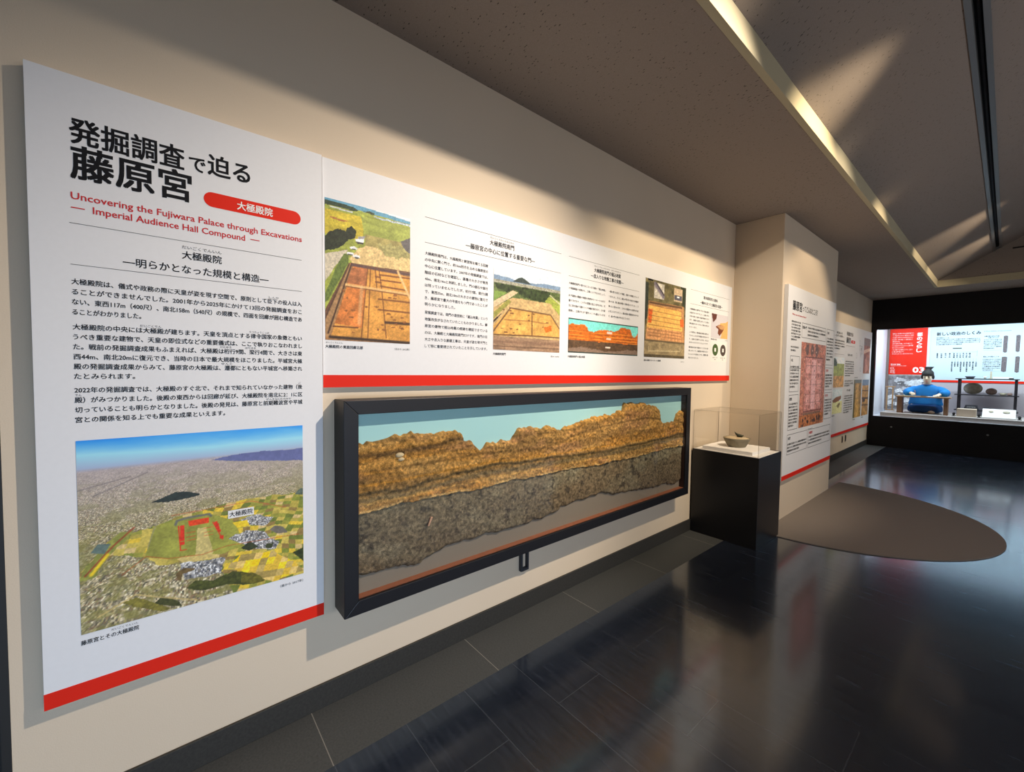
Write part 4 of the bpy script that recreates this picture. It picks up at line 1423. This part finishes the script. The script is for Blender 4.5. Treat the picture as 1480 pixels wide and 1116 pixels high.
tx = [filler(4.806, 5.085, 2.020, 7, 0.030, 0.021, 1)] + [filler(4.806, 5.060, 1.765, 2, 0.034, 0.021, 2)]
tx += [filler(5.33, 5.99, 1.990, 3, 0.038, 0.022, 3)] + [filler(4.82, 5.075, 1.565, 7, 0.034, 0.022, 4)] + [filler(4.82, 5.085, 1.185, 8, 0.032, 0.022, 5)]
tx += [filler(4.82, 5.43, 0.775, 3, 0.034, 0.022, 6)] + [filler(5.51, 6.35, 0.788, 3, 0.036, 0.022, 7)] + [filler(6.08, 6.35, 1.92, 8, 0.036, 0.024, 8)]
tx += [filler(6.08, 6.36, 1.48, 5, 0.034, 0.024, 9)] + [filler(6.085, 6.365, 1.18, 6, 0.034, 0.024, 10)]
text_groups('body_text', F3, tx, M['ink'], p3, res=1)
text_groups('box_heading', F3, [('宮城の門', 5.15, 5.29, 1.985, 0.036, 0.012), ('大垣', 4.825, 4.885, 1.63, 0.032, 0.012), ('朝堂院', 4.825, 4.90, 1.235, 0.032, 0.012), ('朱雀門', 4.825, 4.90, 0.835, 0.032, 0.012), ('内裏', 6.085, 6.16, 1.985, 0.032, 0.012)], M['ink'], p3, res=1)
text_groups('red_heading', F3, [('大極殿院', 5.51, 5.65, 0.835, 0.034, 0.012), ('官衙', 6.085, 6.19, 1.535, 0.032, 0.012), ('東方官衙', 6.09, 6.21, 1.235, 0.032, 0.012)], M['redtext'], p3, res=1)

# ------------------------------------------------------------------ panel on the far stretch of wall
p4 = thing('far_wall_panel', (0.0, 9.35, 0.43), 'white panel with several small pictures on the wall between the pillar and the black showcase', 'information panel')
board(p4, 0.0012, 0.030, 7.30, 11.39, 0.430, 0.478, 2.366)
F4 = wall_face(0.030)
for nm, kd, q in (('grove_print', 'grove', (8.35, 9.19, 1.266, 1.780)), ('model_print', 'model', (8.35, 9.14, 0.82, 1.232)), ('hall_print', 'hall', (10.69, 11.26, 1.510, 2.220)), ('strip_print', 'strip', (9.985, 10.61, 0.660, 1.390)), ('trench_print', 'trench', (10.685, 11.27, 0.660, 1.386))):
    picture(nm, F4, *q, paint_simple(kd), M['print'], p4)
text_part('title_text', F4, [('発掘調査で迫る', 9.28, 9.76, 2.215, 0.075, 0.012), ('藤原宮', 9.28, 9.58, 2.10, 0.11, 0.02), ('礎石建ちの門', 8.62, 8.98, 2.19, 0.04, 0.01), ('―古代の建物―', 8.50, 9.10, 2.14, 0.04, 0.01)], M['ink'], p4, res=1)
bd = pill('badge', F4, 9.62, 9.93, 2.058, 2.112, M['red'], p4)
text_part('badge_text', F4, [('朝堂院', 9.72, 9.84, 2.086, 0.034, 0.015)], M['whiteink'], bd, 0.0018, 1)
tx = [filler(8.40, 9.15, 2.06, 4, 0.045, 0.028, 11)] + [filler(9.27, 9.90, 1.72, 7, 0.042, 0.026, 12)] + [filler(9.27, 9.90, 1.37, 3, 0.042, 0.026, 13)] + [filler(9.27, 9.90, 1.10, 8, 0.042, 0.026, 14)]
tx += [('回廊の発見', 9.42, 9.75, 1.84, 0.04, 0.01), ('門の構造', 9.45, 9.72, 1.20, 0.04, 0.01)]
text_groups('body_text', F4, tx, M['ink'], p4, res=1)
text_groups('caption_text', F4, [filler(8.37, 8.9, 0.79, 1, 0.04, 0.02, 3)] + [filler(9.99, 10.3, 0.63, 1, 0.04, 0.02, 4)] + [filler(10.69, 11.0, 0.63, 1, 0.04, 0.02, 5)] + [filler(10.0, 10.4, 1.43, 1, 0.04, 0.02, 6)], M['softink'], p4, res=1)
rc = [(9.27, 9.93, 2.0, 2.004), (8.40, 9.16, 1.83, 1.833), (9.27, 9.93, 1.30, 1.303)]
for k in range(9):
    a, b = 10.02 + 0.48 * hsh(k, 1), 1.50 + 0.62 * hsh(k, 2)
    rc += frame_rects(a, a + 0.04 + 0.06 * hsh(k, 3), b, b + 0.05 + 0.10 * hsh(k, 4), 0.004)
bars_part('plan_line', F4, rc, M['softink'], p4)
for k, y in enumerate((9.42, 9.65)):
    so = thing('wall_socket', (0, y, 0.25), ['grey wall socket plate under the far wall panel, the one nearer the pillar', 'grey wall socket plate under the far wall panel, the one nearer the black showcase'][k], 'socket', 'wall sockets under the far panel')
    MB().box(0.0, 0.008, y - 0.035, y + 0.035, 0.25, 0.37).build('plate', M['socket'], so, 0.002)
    MB().box(0.008, 0.011, y - 0.018, y + 0.018, 0.27, 0.35).build('outlet_face', M['black'], so)

# ------------------------------------------------------------------ black showcase across the end of the gallery
XO = 0.078
XE = 5.3
OZ0, OZ1 = 0.619, 2.43
YBK = 12.92
fc = MB()
fc.box(0.0, RX, YF, YF + 0.10, 0.0, OZ0).box(0.0, RX, YF, YF + 0.10, OZ1, 3.047)
fc.box(0.0, XO, YF, YF + 0.10, OZ0, OZ1).box(XE, RX, YF, YF + 0.10, OZ0, OZ1)
struct('wall_back', fc, M['blackwall'])
ib = MB()
ib.box(0.0, RX, YBK, YBK + 0.1, 0.4, 2.75)
ib.box(0.0, 0.06, YF + 0.101, YBK - 0.001, 0.4, 2.75).box(XE, XE + 0.06, YF + 0.101, YBK - 0.001, 0.4, 2.75)
ib.box(0.061, XE - 0.001, YF + 0.101, YBK - 0.001, 2.70, 2.75)
struct('wall_showcase', ib, M['inner'])
struct('trim_3', MB().box(0.06, XE, YF + 0.10, YBK, 0.55, OZ0), M['inner'])
struct('window_1', MB().box(XO, XE, YF + 0.04, YF + 0.05, OZ0, OZ1), M['glass'])
setp(MB().box(0.18, 5.0, 11.62, 12.90, OZ0, 0.700).build('showcase_platform', M['platform'], None, 0.003), 'long low grey platform along the floor of the lit black showcase', 'platform')
for k, x in enumerate((0.385, 1.695)):
    lk = thing('case_lock', (x, YF, 0.405), ['small round metal lock on the black base below the mannequin', 'small round metal lock on the black base below the rack'][k], 'lock', 'locks on the showcase base')
    MB().lathe([(0.0, -0.008), (0.014, -0.008), (0.016, 0.0), (0.0, 0.0)], (x, YF, 0.416), 16, 1).build('cylinder_face', M['metal'], lk)

FB = end_face(YBK - 0.022)
p5 = thing('red_panel', (0.41, YBK, 0.70), 'red panel with white lettering and the number 03 above a grey picture in the showcase', 'information panel')
MB().box(0.105, 0.722, YBK - 0.022, YBK - 0.0015, 0.7015, 2.62).build('board', M['red'], p5)
MB().box(0.062, 0.105, YBK - 0.06, YBK - 0.0015, 0.7015, 2.62).build('side_post', plain('grey_brown_post', S(120, 104, 100), 0.7), p5)
text_part('number_text', FB, [('03', 0.512, 0.690, 1.612, 0.165, 0.03)], M['whiteink'], p5)
text_part('vertical_title', FB, [(c, 0.556, 0.640, 2.395 - 0.088 * i, 0.092, 0.02) for i, c in enumerate('都のくらし')], M['whiteink'], p5)
rows = ['藤原京には、天皇や貴族、役人のほか全国から集められた', '多くの人びとが住んでいました。碁盤の目のように区画さ', 'れた土地には、身分に応じて大小の宅地が与えられました。', '都の生活には、食料や日用品、そして道路や水路などの', '整備が欠かせません。', '役人たちは朝早くから出勤し、さまざまな仕事をこなし', 'ました。都の人びとのくらしは、みつかった土器や木簡な', 'どからうかがうことができます。', '一方で、都市ならではの問題もおこりました。ごみや汚', '水の処理、病気の流行などです。', '人びとはまじないをおこない、災いをさけようとしました。']
text_part('body_text', FB, [(r, 0.150, 0.150 + 0.35 * min(1, len(r) / 26.0), 2.432 - 0.046 * i, 0.030) for i, r in enumerate(rows)], M['whiteink'], p5, res=1)
text_groups('english_text', FB, [('Life in the Capital', 0.14, 0.30, 1.735, 0.045, 0.012), ('Daily Life in the Fujiwara Capital', 0.14, 0.40, 1.700, 0.022), ('都城', 0.13, 0.20, 1.645, 0.03), ('Capital', 0.13, 0.21, 1.61, 0.03), ('首都', 0.13, 0.21, 1.575, 0.03), ('서울', 0.13, 0.22, 1.54, 0.03)], M['whiteink'], p5, res=1)
picture('sack_print', FB, 0.106, 0.721, 0.70, 1.500, paint_simple('sacks'), M['print'], p5)
p6 = thing('government_panel', (2.9, YBK, 1.34), 'wide white panel of diagrams with a red lower band in the showcase behind the rack', 'information panel')
MB().box(0.775, 5.0, YBK - 0.022, YBK - 0.0015, 1.345, 2.64).build('board', M['pale'], p6)
MB().box(0.775, 5.0, YBK - 0.0226, YBK - 0.021, 1.345, 1.392).build('footer_band', M['red'], p6)
struct('trim_4', MB().box(0.723, XE, YBK - 0.012, YBK, 0.70, 1.345), M['innerlow'])
text_part('title_text', FB, [('新しい政治のしくみ', 0.864, 1.500, 2.385, 0.080, 0.022)], M['ink'], p6)
text_part('english_subtitle', FB, [('A New System of Government', 1.54, 1.90, 2.405, 0.03, 0.008)], M['softink'], p6, res=1)


def xfill(u0, u1, z, n, pitch, h, seed):
    return filler(u0, u1, z, n, pitch, h, seed)


tx = [xfill(0.860, 1.495, 2.265, 4, 0.036, 0.026, 1)] + [('律令国家のしくみ', 0.86, 1.05, 2.30, 0.03, 0.01)] + [xfill(1.545, 1.785, 2.23, 6, 0.035, 0.024, 2)] + [xfill(1.545, 1.785, 1.83, 7, 0.036, 0.024, 3)]
tx += [('木簡が語る役人の仕事', 1.548, 1.75, 2.30, 0.032, 0.012), ('文書のやりとり', 1.60, 1.74, 2.27, 0.03, 0.01), ('荷札にみる税のしくみ', 1.548, 1.76, 1.885, 0.034, 0.014)]
text_groups('body_text', FB, tx, M['ink'], p6, res=1)
names = ['神祇官太政官', '中務省', '式部省', '治部省民部省', '兵部省', '刑部省大蔵省', '宮内省', '弾正台衛府', '大宰府']
vt = []
for k, s in enumerate(names):
    u = 1.10 + 0.043 * k
    for i, c in enumerate(s):
        vt.append((c, u, u + 0.022, 1.77 - 0.036 * i, 0.034, 0.03))
for k in range(11):
    u = 0.875 + 0.062 * k if k < 5 else 1.08 + 0.045 * (k - 4)
    for i in range(3):
        vt.append((fill[(k * 3 + i) % len(fill)], u, u + 0.022, 1.955 - 0.036 * i, 0.034, 0.03))
text_part('chart_text', FB, vt, M['ink'], p6, res=1)
rc = [(1.112, 1.243, 2.058, 2.080), (1.10, 1.46, 1.985, 1.988), (1.46, 1.463, 1.90, 2.02), (1.545, 1.785, 2.015, 2.018), (1.545, 1.785, 1.585, 1.588)]
rc += [(1.111 + 0.043 * k, 1.113 + 0.043 * k, 1.79, 1.86) for k in range(9)]
for q in rc:
    bars_part('chart_line', FB, [q], M['softink'], p6)
for (u, z0, z1, wd) in ((1.834, 1.959, 2.303, .058), (1.994, 1.969, 2.308, .056), (1.830, 1.572, 1.883, .072), (1.998, 1.561, 1.887, .058), (2.15, 1.96, 2.30, .05), (2.3, 1.96, 2.30, .05)):
    m = MB()
    m.add([tuple(FB.at(a, b, 0.001)) for a, b in ((u - wd * .5, z0 + .02), (u, z0), (u + wd * .42, z0 + .015), (u + wd * .5, z1 - .01), (u + wd * .1, z1), (u - wd * .48, z1 - .006))], [(0, 1, 2, 3, 4, 5)])
    m.build('tablet_image', plain('printed_wood_tablet', S(112, 104, 108), 0.7, 0, 0.2, 0.3, 40), p6)

# rack with vessels
RK = (1.622, 12.50, 0.70)
rk = thing('vessel_rack', RK, 'black two-tier open rack holding vessels in the showcase to the right of the mannequin', 'rack')
for z, x0, x1 in ((1.437, 1.205, 2.040), (1.118, 1.200, 2.042), (0.806, 1.205, 2.042)):
    MB().box(x0, x1, 12.34, 12.66, z - 0.018, z).build('shelf_board', M['rack'], rk, 0.003)
for x in (1.262, 2.000):
    for y in (12.38, 12.62):
        MB().box(x - 0.019, x + 0.019, y - 0.019, y + 0.019, 0.70, 1.419).build('post', M['rack'], rk, 0.002)


def disc_on_edge(name, x, z, r, tilt, mat, label, cat, y=12.55, thick=0.05, oval=1.0):
    t = thing(name, (x, y, z), label, cat)
    m = MB()
    m.lathe([(0.0, 0.0), (r * 0.45, 0.0), (r * 0.55, -0.006), (r * 0.97, -thick), (r, -thick - 0.002), (r * 0.99, -thick + 0.006), (r * 0.55, 0.012), (0.0, 0.014)], (0, 0, 0), 36)
    rot = Matrix.Rotation(math.radians(90 - tilt), 3, 'X')
    m.v = [tuple(rot @ Vector((p[0] * oval, p[1], p[2]))) for p in m.v]
    zz = min(p[2] for p in m.v)
    m.v = [(p[0] + x, p[1] + y, p[2] - zz + z + 0.0006) for p in m.v]
    m.build('dish', mat, t)
    return t


disc_on_edge('large_plate', 1.443, 1.118, 0.118, 12, M['ware'], 'large round grey-green plate propped upright on the middle shelf of the rack', 'plate', oval=1.12)
disc_on_edge('small_plate', 1.690, 1.118, 0.068, 15, M['ware_red'], 'smaller reddish-grey plate propped upright on the middle shelf of the rack', 'plate', oval=1.12)


def pot(name, x, y, z, prof, mat, label, cat, seg=24, sx=1.0):
    t = thing(name, (x, y, z), label, cat)
    MB().lathe(prof, (x, y, z + 0.0006), seg, sx=sx).build('vessel', mat, t)
    return t


pot('small_bowl', 1.842, 12.5, 1.118, [(0, 0), (.03, 0), (.034, .004), (.05, .045), (.046, .045), (.03, .01), (0, .008)], M['ware'], 'small grey bowl on the middle shelf of the rack, beside the reddish-grey plate', 'bowl')
pot('small_jar', 1.925, 12.5, 1.118, [(0, 0), (.022, 0), (.034, .015), (.036, .03), (.026, .042), (.028, .048), (.0, .046)], M['ware_red'], 'small brown jar at the right end of the middle shelf of the rack', 'jar')
pot('footed_dish', 1.400, 12.5, 1.437, [(0, 0), (.045, 0), (.05, .006), (.072, .044), (.068, .044), (.045, .012), (0, .01)], M['ware_dark'], 'dark grey flat dish at the left end of the top shelf of the rack', 'dish', sx=1.05)
pot('white_cup', 1.600, 12.5, 1.437, [(0, 0), (.016, 0), (.014, .02), (.03, .05), (.027, .05), (.01, .022), (0, .02)], M['lid'], 'small pale footed cup in the middle of the top shelf of the rack', 'cup')
sg = thing('grey_stand', (1.675, 12.5, 1.437), 'narrow upright grey stand beside the pale cup on the top shelf of the rack', 'stand')
MB().box(1.645, 1.700, 12.47, 12.53, 1.437, 1.446).build('foot', M['ware'], sg)
MB().box(1.663, 1.688, 12.49, 12.505, 1.446, 1.578).build('upright', M['ware'], sg)
wb = thing('white_box', (1.83, 12.5, 1.437), 'long flat white box at the right end of the top shelf of the rack', 'box')
MB().box(1.70, 1.955, 12.42, 12.58, 1.437, 1.475).build('tray', M['whitecard'], wb, 0.002)
MB().box(1.905, 1.965, 12.40, 12.42, 1.437, 1.456).build('end_clip', M['black'], wb)


def tray(name, x, w0, w1, h, label):
    t = thing(name, (x, 12.47, 0.806), label, 'tray')
    y = 12.47
    m = MB()
    d0, d1 = 0.07, 0.10
    m.hexa([(x - w0, y - d0, .8066), (x + w0, y - d0, .8066), (x + w0, y + d0, .8066), (x - w0, y + d0, .8066)],
           [(x - w1, y - d1 * .8, .806 + h), (x + w1, y - d1 * .8, .806 + h), (x + w1, y + d1 * .8, .806 + h), (x - w1, y + d1 * .8, .806 + h)])
    m.build('body', M['ware_dark'], t, 0.003)
    return t


tr = tray('large_block', 1.437, 0.105, 0.078, 0.095, 'larger dark grey moulded block on the bottom shelf of the rack')
m = MB()
for k in range(7):
    a = 1.385 + 0.017 * k
    m.box(a, a + 0.006, 12.47 - 0.079, 12.47 - 0.072, 0.845 + 0.006 * (k % 2), 0.880)
m.build('pale_relief', plain('pale_relief_clay', S(170, 168, 170), 0.8), tr)
tray('small_block', 1.655, 0.072, 0.05, 0.055, 'smaller dark grey moulded block on the bottom shelf of the rack')
setp(MB().box(1.275, 1.530, 11.80, 12.05, 0.70, 0.850).build('cloth_box', M['beigebox'], None, 0.003), 'beige cloth covered block on the platform in front of the left end of the rack', 'block')
lb = thing('sloping_board', (1.807, 11.78, 0.70), 'white sloping board with two small oval pieces on the platform in front of the rack', 'board')
MB().hexa([(1.603, 11.76, 0.70), (2.012, 11.76, 0.70), (2.012, 12.06, 0.70), (1.603, 12.06, 0.70)], [(1.603, 11.76, 0.722), (2.012, 11.76, 0.722), (2.012, 12.06, 0.868), (1.603, 12.06, 0.868)]).build('wedge', M['whitecard'], lb, 0.002)
for k, (x, rx, lab) in enumerate(((1.712, 0.042, 'small grey leaf-shaped piece on the left of the white sloping board'), (1.900, 0.046, 'small grey oval piece on the right of the white sloping board'))):
    y = 11.94
    z = 0.722 + (y - 11.76) * 0.146 / 0.30
    fn = (lambda p: (p.x * (1 - 0.25 * abs(p.x)), p.y * (1 - 0.75 * abs(p.x)), p.z)) if k == 0 else (lambda p: (p.x, p.y, p.z))
    m = MB().ball((0, 0, 0), rx, 0.034, 0.010, 20, 10, fn)
    rot = Matrix.Rotation(math.atan(0.146 / 0.30), 3, 'X')
    m.v = [tuple(rot @ Vector(p) + Vector((x, y, z + 0.0125))) for p in m.v]
    setp(m.build('oval_piece', M['ware'], None), lab, 'artefact', 'pieces on the sloping board')
for k, (x, y, lab) in enumerate(((1.235, 11.86, 'small black spotlight on the platform left of the beige block'), (1.566, 11.84, 'small black spotlight on the platform between beige block and white board'), (2.055, 11.84, 'small black spotlight on the platform right of the white sloping board'))):
    sl = thing('mini_spotlight', (x, y, 0.70), lab, 'spotlight', 'small spotlights on the platform')
    MB().box(x - 0.024, x + 0.024, y - 0.03, y + 0.03, 0.70, 0.712).build('base', M['black'], sl)
    m = MB().tube([(x, y - 0.02, 0.735), (x, y + 0.035, 0.748)], [0.02, 0.022], 14)
    m.build('lamp_head', M['black'], sl)
    MB().box(x - 0.005, x + 0.005, y, y + 0.008, 0.712, 0.73).build('bracket', M['bracket'], sl)

# writing desk and what lies on it
dk = thing('writing_desk', (0.786, 11.94, 0.70), 'low wooden writing desk in front of the seated blue-robed mannequin', 'desk')
MB().box(0.382, 1.191, 11.78, 12.04, 1.035, 1.058).build('desk_top', M['wood'], dk, 0.003)
MB().box(0.412, 0.490, 11.80, 12.02, 0.70, 1.035).build('leg', M['woodleg'], dk, 0.002)
MB().box(1.095, 1.152, 11.80, 12.02, 0.70, 1.035).build('leg', M['woodleg'], dk, 0.002)
bk = thing('paper_roll', (0.585, 11.84, 1.058), 'greenish rolled paper at the left of the writing desk, under the writing hand', 'paper')
MB().box(0.51, 0.69, 11.80, 11.93, 1.058, 1.062).build('sheet', plain('greenish_paper', S(190, 192, 168), 0.8), bk)
m = MB().tube([(0.505, 11.80, 1.069), (0.505, 11.93, 1.069)], 0.010, 12)
m.build('roll', plain('greenish_paper_roll', S(176, 178, 152), 0.8), bk)
setp(MB().box(0.865, 0.985, 11.80, 11.95, 1.058, 1.061).build('paper_sheet', M['whitecard'], None), 'white sheet of paper on the desk to the right of the inkstone', 'paper')
ik = thing('inkstone', (0.80, 11.86, 1.058), 'small dark round inkstone in the middle of the writing desk', 'inkstone')
MB().lathe([(0, 0), (.040, 0), (.042, .004), (.042, .016), (.036, .018), (.032, .012), (0, .012)], (0.80, 11.86, 1.058), 24).build('stone', M['ware_dark'], ik)
wc = thing('wooden_stand', (0.22, 12.55, 0.70), 'thin pale wooden stand at the left end of the showcase before the grey picture', 'stand')
for x in (0.165, 0.262):
    MB().box(x - 0.012, x + 0.012, 12.40, 12.424, 0.70, 1.215).build('post', M['wood'], wc)
MB().box(0.14, 0.30, 12.39, 12.44, 1.215, 1.240).build('cross_bar', M['wood'], wc)
MB().box(0.14, 0.30, 12.39, 12.44, 0.70, 0.718).build('foot_bar', M['wood'], wc)


# seated mannequin: one continuous skinned body, robe, skirt and cap as its clothing
def skin_obj(name, chains, mat, parent, subs=2, org=None):
    """chains: list of lists of (point, radius or (rx, ry)); equal points are shared"""
    idx, vs, rs, es = {}, [], [], []
    for ch in chains:
        prev = None
        for p, r in ch:
            k = tuple(round(c, 4) for c in p)
            if k not in idx:
                idx[k] = len(vs)
                vs.append(k)
                rs.append(r if isinstance(r, tuple) else (r, r))
            i = idx[k]
            if prev is not None:
                es.append((prev, i))
            prev = i
    me = bpy.data.meshes.new(name)
    me.from_pydata(vs, es, [])
    o = link(name, me, mat, parent, org)
    sk = o.modifiers.new('skin', 'SKIN')
    sk.use_smooth_shade = True
    lay = me.skin_vertices[0].data if len(me.skin_vertices) else None
    if lay is None:
        raise RuntimeError('no skin layer')
    for i, r in enumerate(rs):
        lay[i].radius = r
        lay[i].use_root = (i == 0)
    ss = o.modifiers.new('subsurf', 'SUBSURF')
    ss.levels = subs
    ss.render_levels = subs
    return o


mq = thing('mannequin', (0.80, 12.28, 0.70), 'seated mannequin in a bright blue robe and tall black cap writing at a low desk', 'mannequin')
hd = [((0.815, 12.215, 1.300), 0.050), ((0.815, 12.195, 1.355), (0.066, 0.070)), ((0.815, 12.190, 1.430), (0.078, 0.088)), ((0.815, 12.200, 1.500), (0.074, 0.084)), ((0.815, 12.205, 1.545), 0.045)]
chains = [[((0.79, 12.33, 0.800), (0.15, 0.12)), ((0.79, 12.31, 0.95), (0.14, 0.10)), ((0.80, 12.28, 1.12), (0.15, 0.10)), ((0.81, 12.245, 1.235), (0.075, 0.07))] + hd,
          [((0.815, 12.190, 1.430), (0.078, 0.088)), ((0.815, 12.108, 1.425), 0.016), ((0.815, 12.088, 1.405), 0.015)]]


def limb(sgn, sh, el, wr, palm, fingers, thumb):
    ch = [((0.80, 12.28, 1.12), (0.15, 0.10)), (sh, 0.060), (el, 0.045), (wr, 0.028), (palm, (0.034, 0.020))]
    chains.append(ch)
    for f in fingers:
        chains.append([(palm, (0.034, 0.020))] + [(q, 0.0095 - 0.001 * i) for i, q in enumerate(f)])
    chains.append([(wr, 0.028)] + [(q, 0.0105 - 0.001 * i) for i, q in enumerate(thumb)])


zf = 1.074
limb(-1, (0.635, 12.27, 1.195), (0.545, 12.15, 1.13), (0.590, 12.00, 1.112), (0.625, 11.945, 1.112),
     [[(0.648, 11.905, 1.116), (0.668, 11.885, 1.098), (0.672, 11.880, 1.080)], [(0.640, 11.893, 1.114), (0.660, 11.870, 1.098), (0.668, 11.870, 1.080)],
      [(0.628, 11.890, 1.106), (0.648, 11.866, 1.088), (0.660, 11.868, 1.074)], [(0.612, 11.895, 1.098), (0.630, 11.872, 1.080), (0.642, 11.870, 1.072)]],
     [(0.640, 11.965, 1.122), (0.664, 11.930, 1.110), (0.676, 11.905, 1.094)])
limb(1, (0.985, 12.27, 1.195), (1.075, 12.16, 1.13), (1.030, 12.01, 1.105), (0.995, 11.955, 1.086),
     [[(0.968, 11.915, 1.080), (0.950, 11.885, 1.073), (0.942, 11.868, 1.070)], [(0.982, 11.905, 1.080), (0.968, 11.868, 1.073), (0.962, 11.848, 1.070)],
      [(0.998, 11.902, 1.080), (0.988, 11.866, 1.073), (0.984, 11.848, 1.070)], [(1.014, 11.906, 1.080), (1.010, 11.876, 1.073), (1.008, 11.862, 1.070)]],
     [(0.972, 11.975, 1.090), (0.945, 11.950, 1.080), (0.928, 11.935, 1.074)])
pel = ((0.79, 12.33, 0.800), (0.15, 0.12))
chains.append([pel, ((0.62, 12.22, 0.81), 0.085), ((0.58, 12.14, 0.785), 0.07), ((0.75, 12.13, 0.765), 0.055), ((0.88, 12.075, 0.742), 0.035), ((0.925, 12.015, 0.732), (0.034, 0.026)), ((0.955, 11.975, 0.726), (0.030, 0.020))])
chains.append([pel, ((0.96, 12.24, 0.81), 0.085), ((0.99, 12.18, 0.785), 0.07), ((0.85, 12.22, 0.765), 0.055), ((0.70, 12.21, 0.745), 0.035), ((0.64, 12.20, 0.742), (0.034, 0.028))])
skin_obj('body', chains, M['skin'], mq, 2)
for x in (0.786, 0.844):
    MB().ball((x, 12.107, 1.443), 0.015, 0.006, 0.006, 10, 6).build('eye', M['hair'], mq)
    MB().ball((x, 12.108, 1.466), 0.019, 0.006, 0.004, 10, 6).build('eyebrow', M['hair'], mq)
m = MB().ball((0.815, 12.116, 1.355), 0.020, 0.008, 0.006, 12, 6)
m.build('mouth', plain('painted_lip', S(182, 96, 88), 0.6), mq)


def loft(m, rings, seg=32, mi=0):
    vs, fs = [], []
    for (c, rx, ry, z, e) in rings:
        for k in range(seg):
            a = 2 * PI * k / seg
            ca, sa = math.cos(a), math.sin(a)
            f = (abs(ca) ** e + abs(sa) ** e) ** (-1.0 / e)
            fold = 1 + 0.02 * math.sin(7 * a + z * 9)
            vs.append((c[0] + rx * ca * f * fold, c[1] + ry * sa * f * fold, z))
    for i in range(len(rings) - 1):
        for k in range(seg):
            k2 = (k + 1) % seg
            fs.append((i * seg + k, i * seg + k2, (i + 1) * seg + k2, (i + 1) * seg + k))
    fs.append(tuple(range(seg))[::-1])
    fs.append(tuple(range((len(rings) - 1) * seg, len(rings) * seg)))
    return m.add(vs, fs, True, mi)


rb = MB()
loft(rb, [((0.79, 12.32), 0.27, 0.20, 0.835, 2.4), ((0.79, 12.32), 0.265, 0.195, 0.90, 2.4), ((0.795, 12.30), 0.235, 0.165, 0.99, 2.2), ((0.80, 12.28), 0.25, 0.150, 1.10, 2.2),
          ((0.805, 12.265), 0.265, 0.130, 1.18, 2.2), ((0.81, 12.25), 0.215, 0.112, 1.235, 2.1), ((0.812, 12.24), 0.120, 0.092, 1.278, 2.0), ((0.814, 12.230), 0.074, 0.076, 1.300, 2.0)])
rb.tube([(0.70, 12.26, 1.20), (0.61, 12.25, 1.180), (0.545, 12.20, 1.140), (0.520, 12.12, 1.122), (0.550, 12.04, 1.124), (0.588, 11.985, 1.120)], [0.075, 0.085, 0.083, 0.078, 0.064, 0.054], 18)
rb.tube([(0.92, 12.26, 1.20), (1.01, 12.25, 1.180), (1.075, 12.20, 1.140), (1.10, 12.12, 1.122), (1.068, 12.04, 1.122), (1.030, 11.990, 1.116)], [0.075, 0.085, 0.083, 0.078, 0.064, 0.052], 18)
rb.build('robe', M['robe'], mq, 0, 1)
m = MB()
m.tube([(0.742, 12.235, 1.293), (0.770, 12.160, 1.290), (0.815, 12.140, 1.286), (0.860, 12.160, 1.290), (0.888, 12.235, 1.293), (0.860, 12.302, 1.297), (0.815, 12.316, 1.298), (0.770, 12.302, 1.297), (0.742, 12.235, 1.293)], 0.011, 10)
m.build('collar', plain('deep_blue_collar', S(22, 70, 132), 0.7), mq)
m = MB().box(0.865, 0.885, 12.108, 12.116, 1.10, 1.27)
sk = MB()
loft(sk, [((0.79, 12.27), 0.245, 0.22, 0.703, 3.2), ((0.79, 12.27), 0.265, 0.245, 0.75, 3.2), ((0.79, 12.27), 0.262, 0.24, 0.83, 3.0), ((0.79, 12.28), 0.24, 0.21, 0.875, 2.6), ((0.79, 12.30), 0.16, 0.13, 0.89, 2.2)])
sk.build('skirt', M['skirt'], mq, 0, 1)
cp = MB()
loft(cp, [((0.815, 12.205), 0.089, 0.100, 1.478, 2.1), ((0.815, 12.207), 0.094, 0.104, 1.515, 2.1), ((0.815, 12.212), 0.086, 0.095, 1.56, 2.0), ((0.815, 12.220), 0.058, 0.062, 1.595, 2.0),
          ((0.82, 12.225), 0.046, 0.046, 1.612, 2.0), ((0.825, 12.225), 0.056, 0.044, 1.635, 2.4), ((0.832, 12.225), 0.070, 0.046, 1.662, 2.6), ((0.832, 12.225), 0.066, 0.040, 1.668, 2.6)])
for x in (0.733, 0.897):
    cp.ball((x, 12.235, 1.455), 0.020, 0.05, 0.05, 12, 8)
cp.build('cap', M['hair'], mq)
br = MB().tube([(0.690, 11.870, 1.063), (0.680, 11.885, 1.100), (0.660, 11.915, 1.180)], [0.0015, 0.005, 0.005], 10)
setp(br.build('writing_brush', M['woodleg'], None), 'thin brush held upright in the writing hand of the mannequin', 'brush')

bpy.context.view_layer.update()
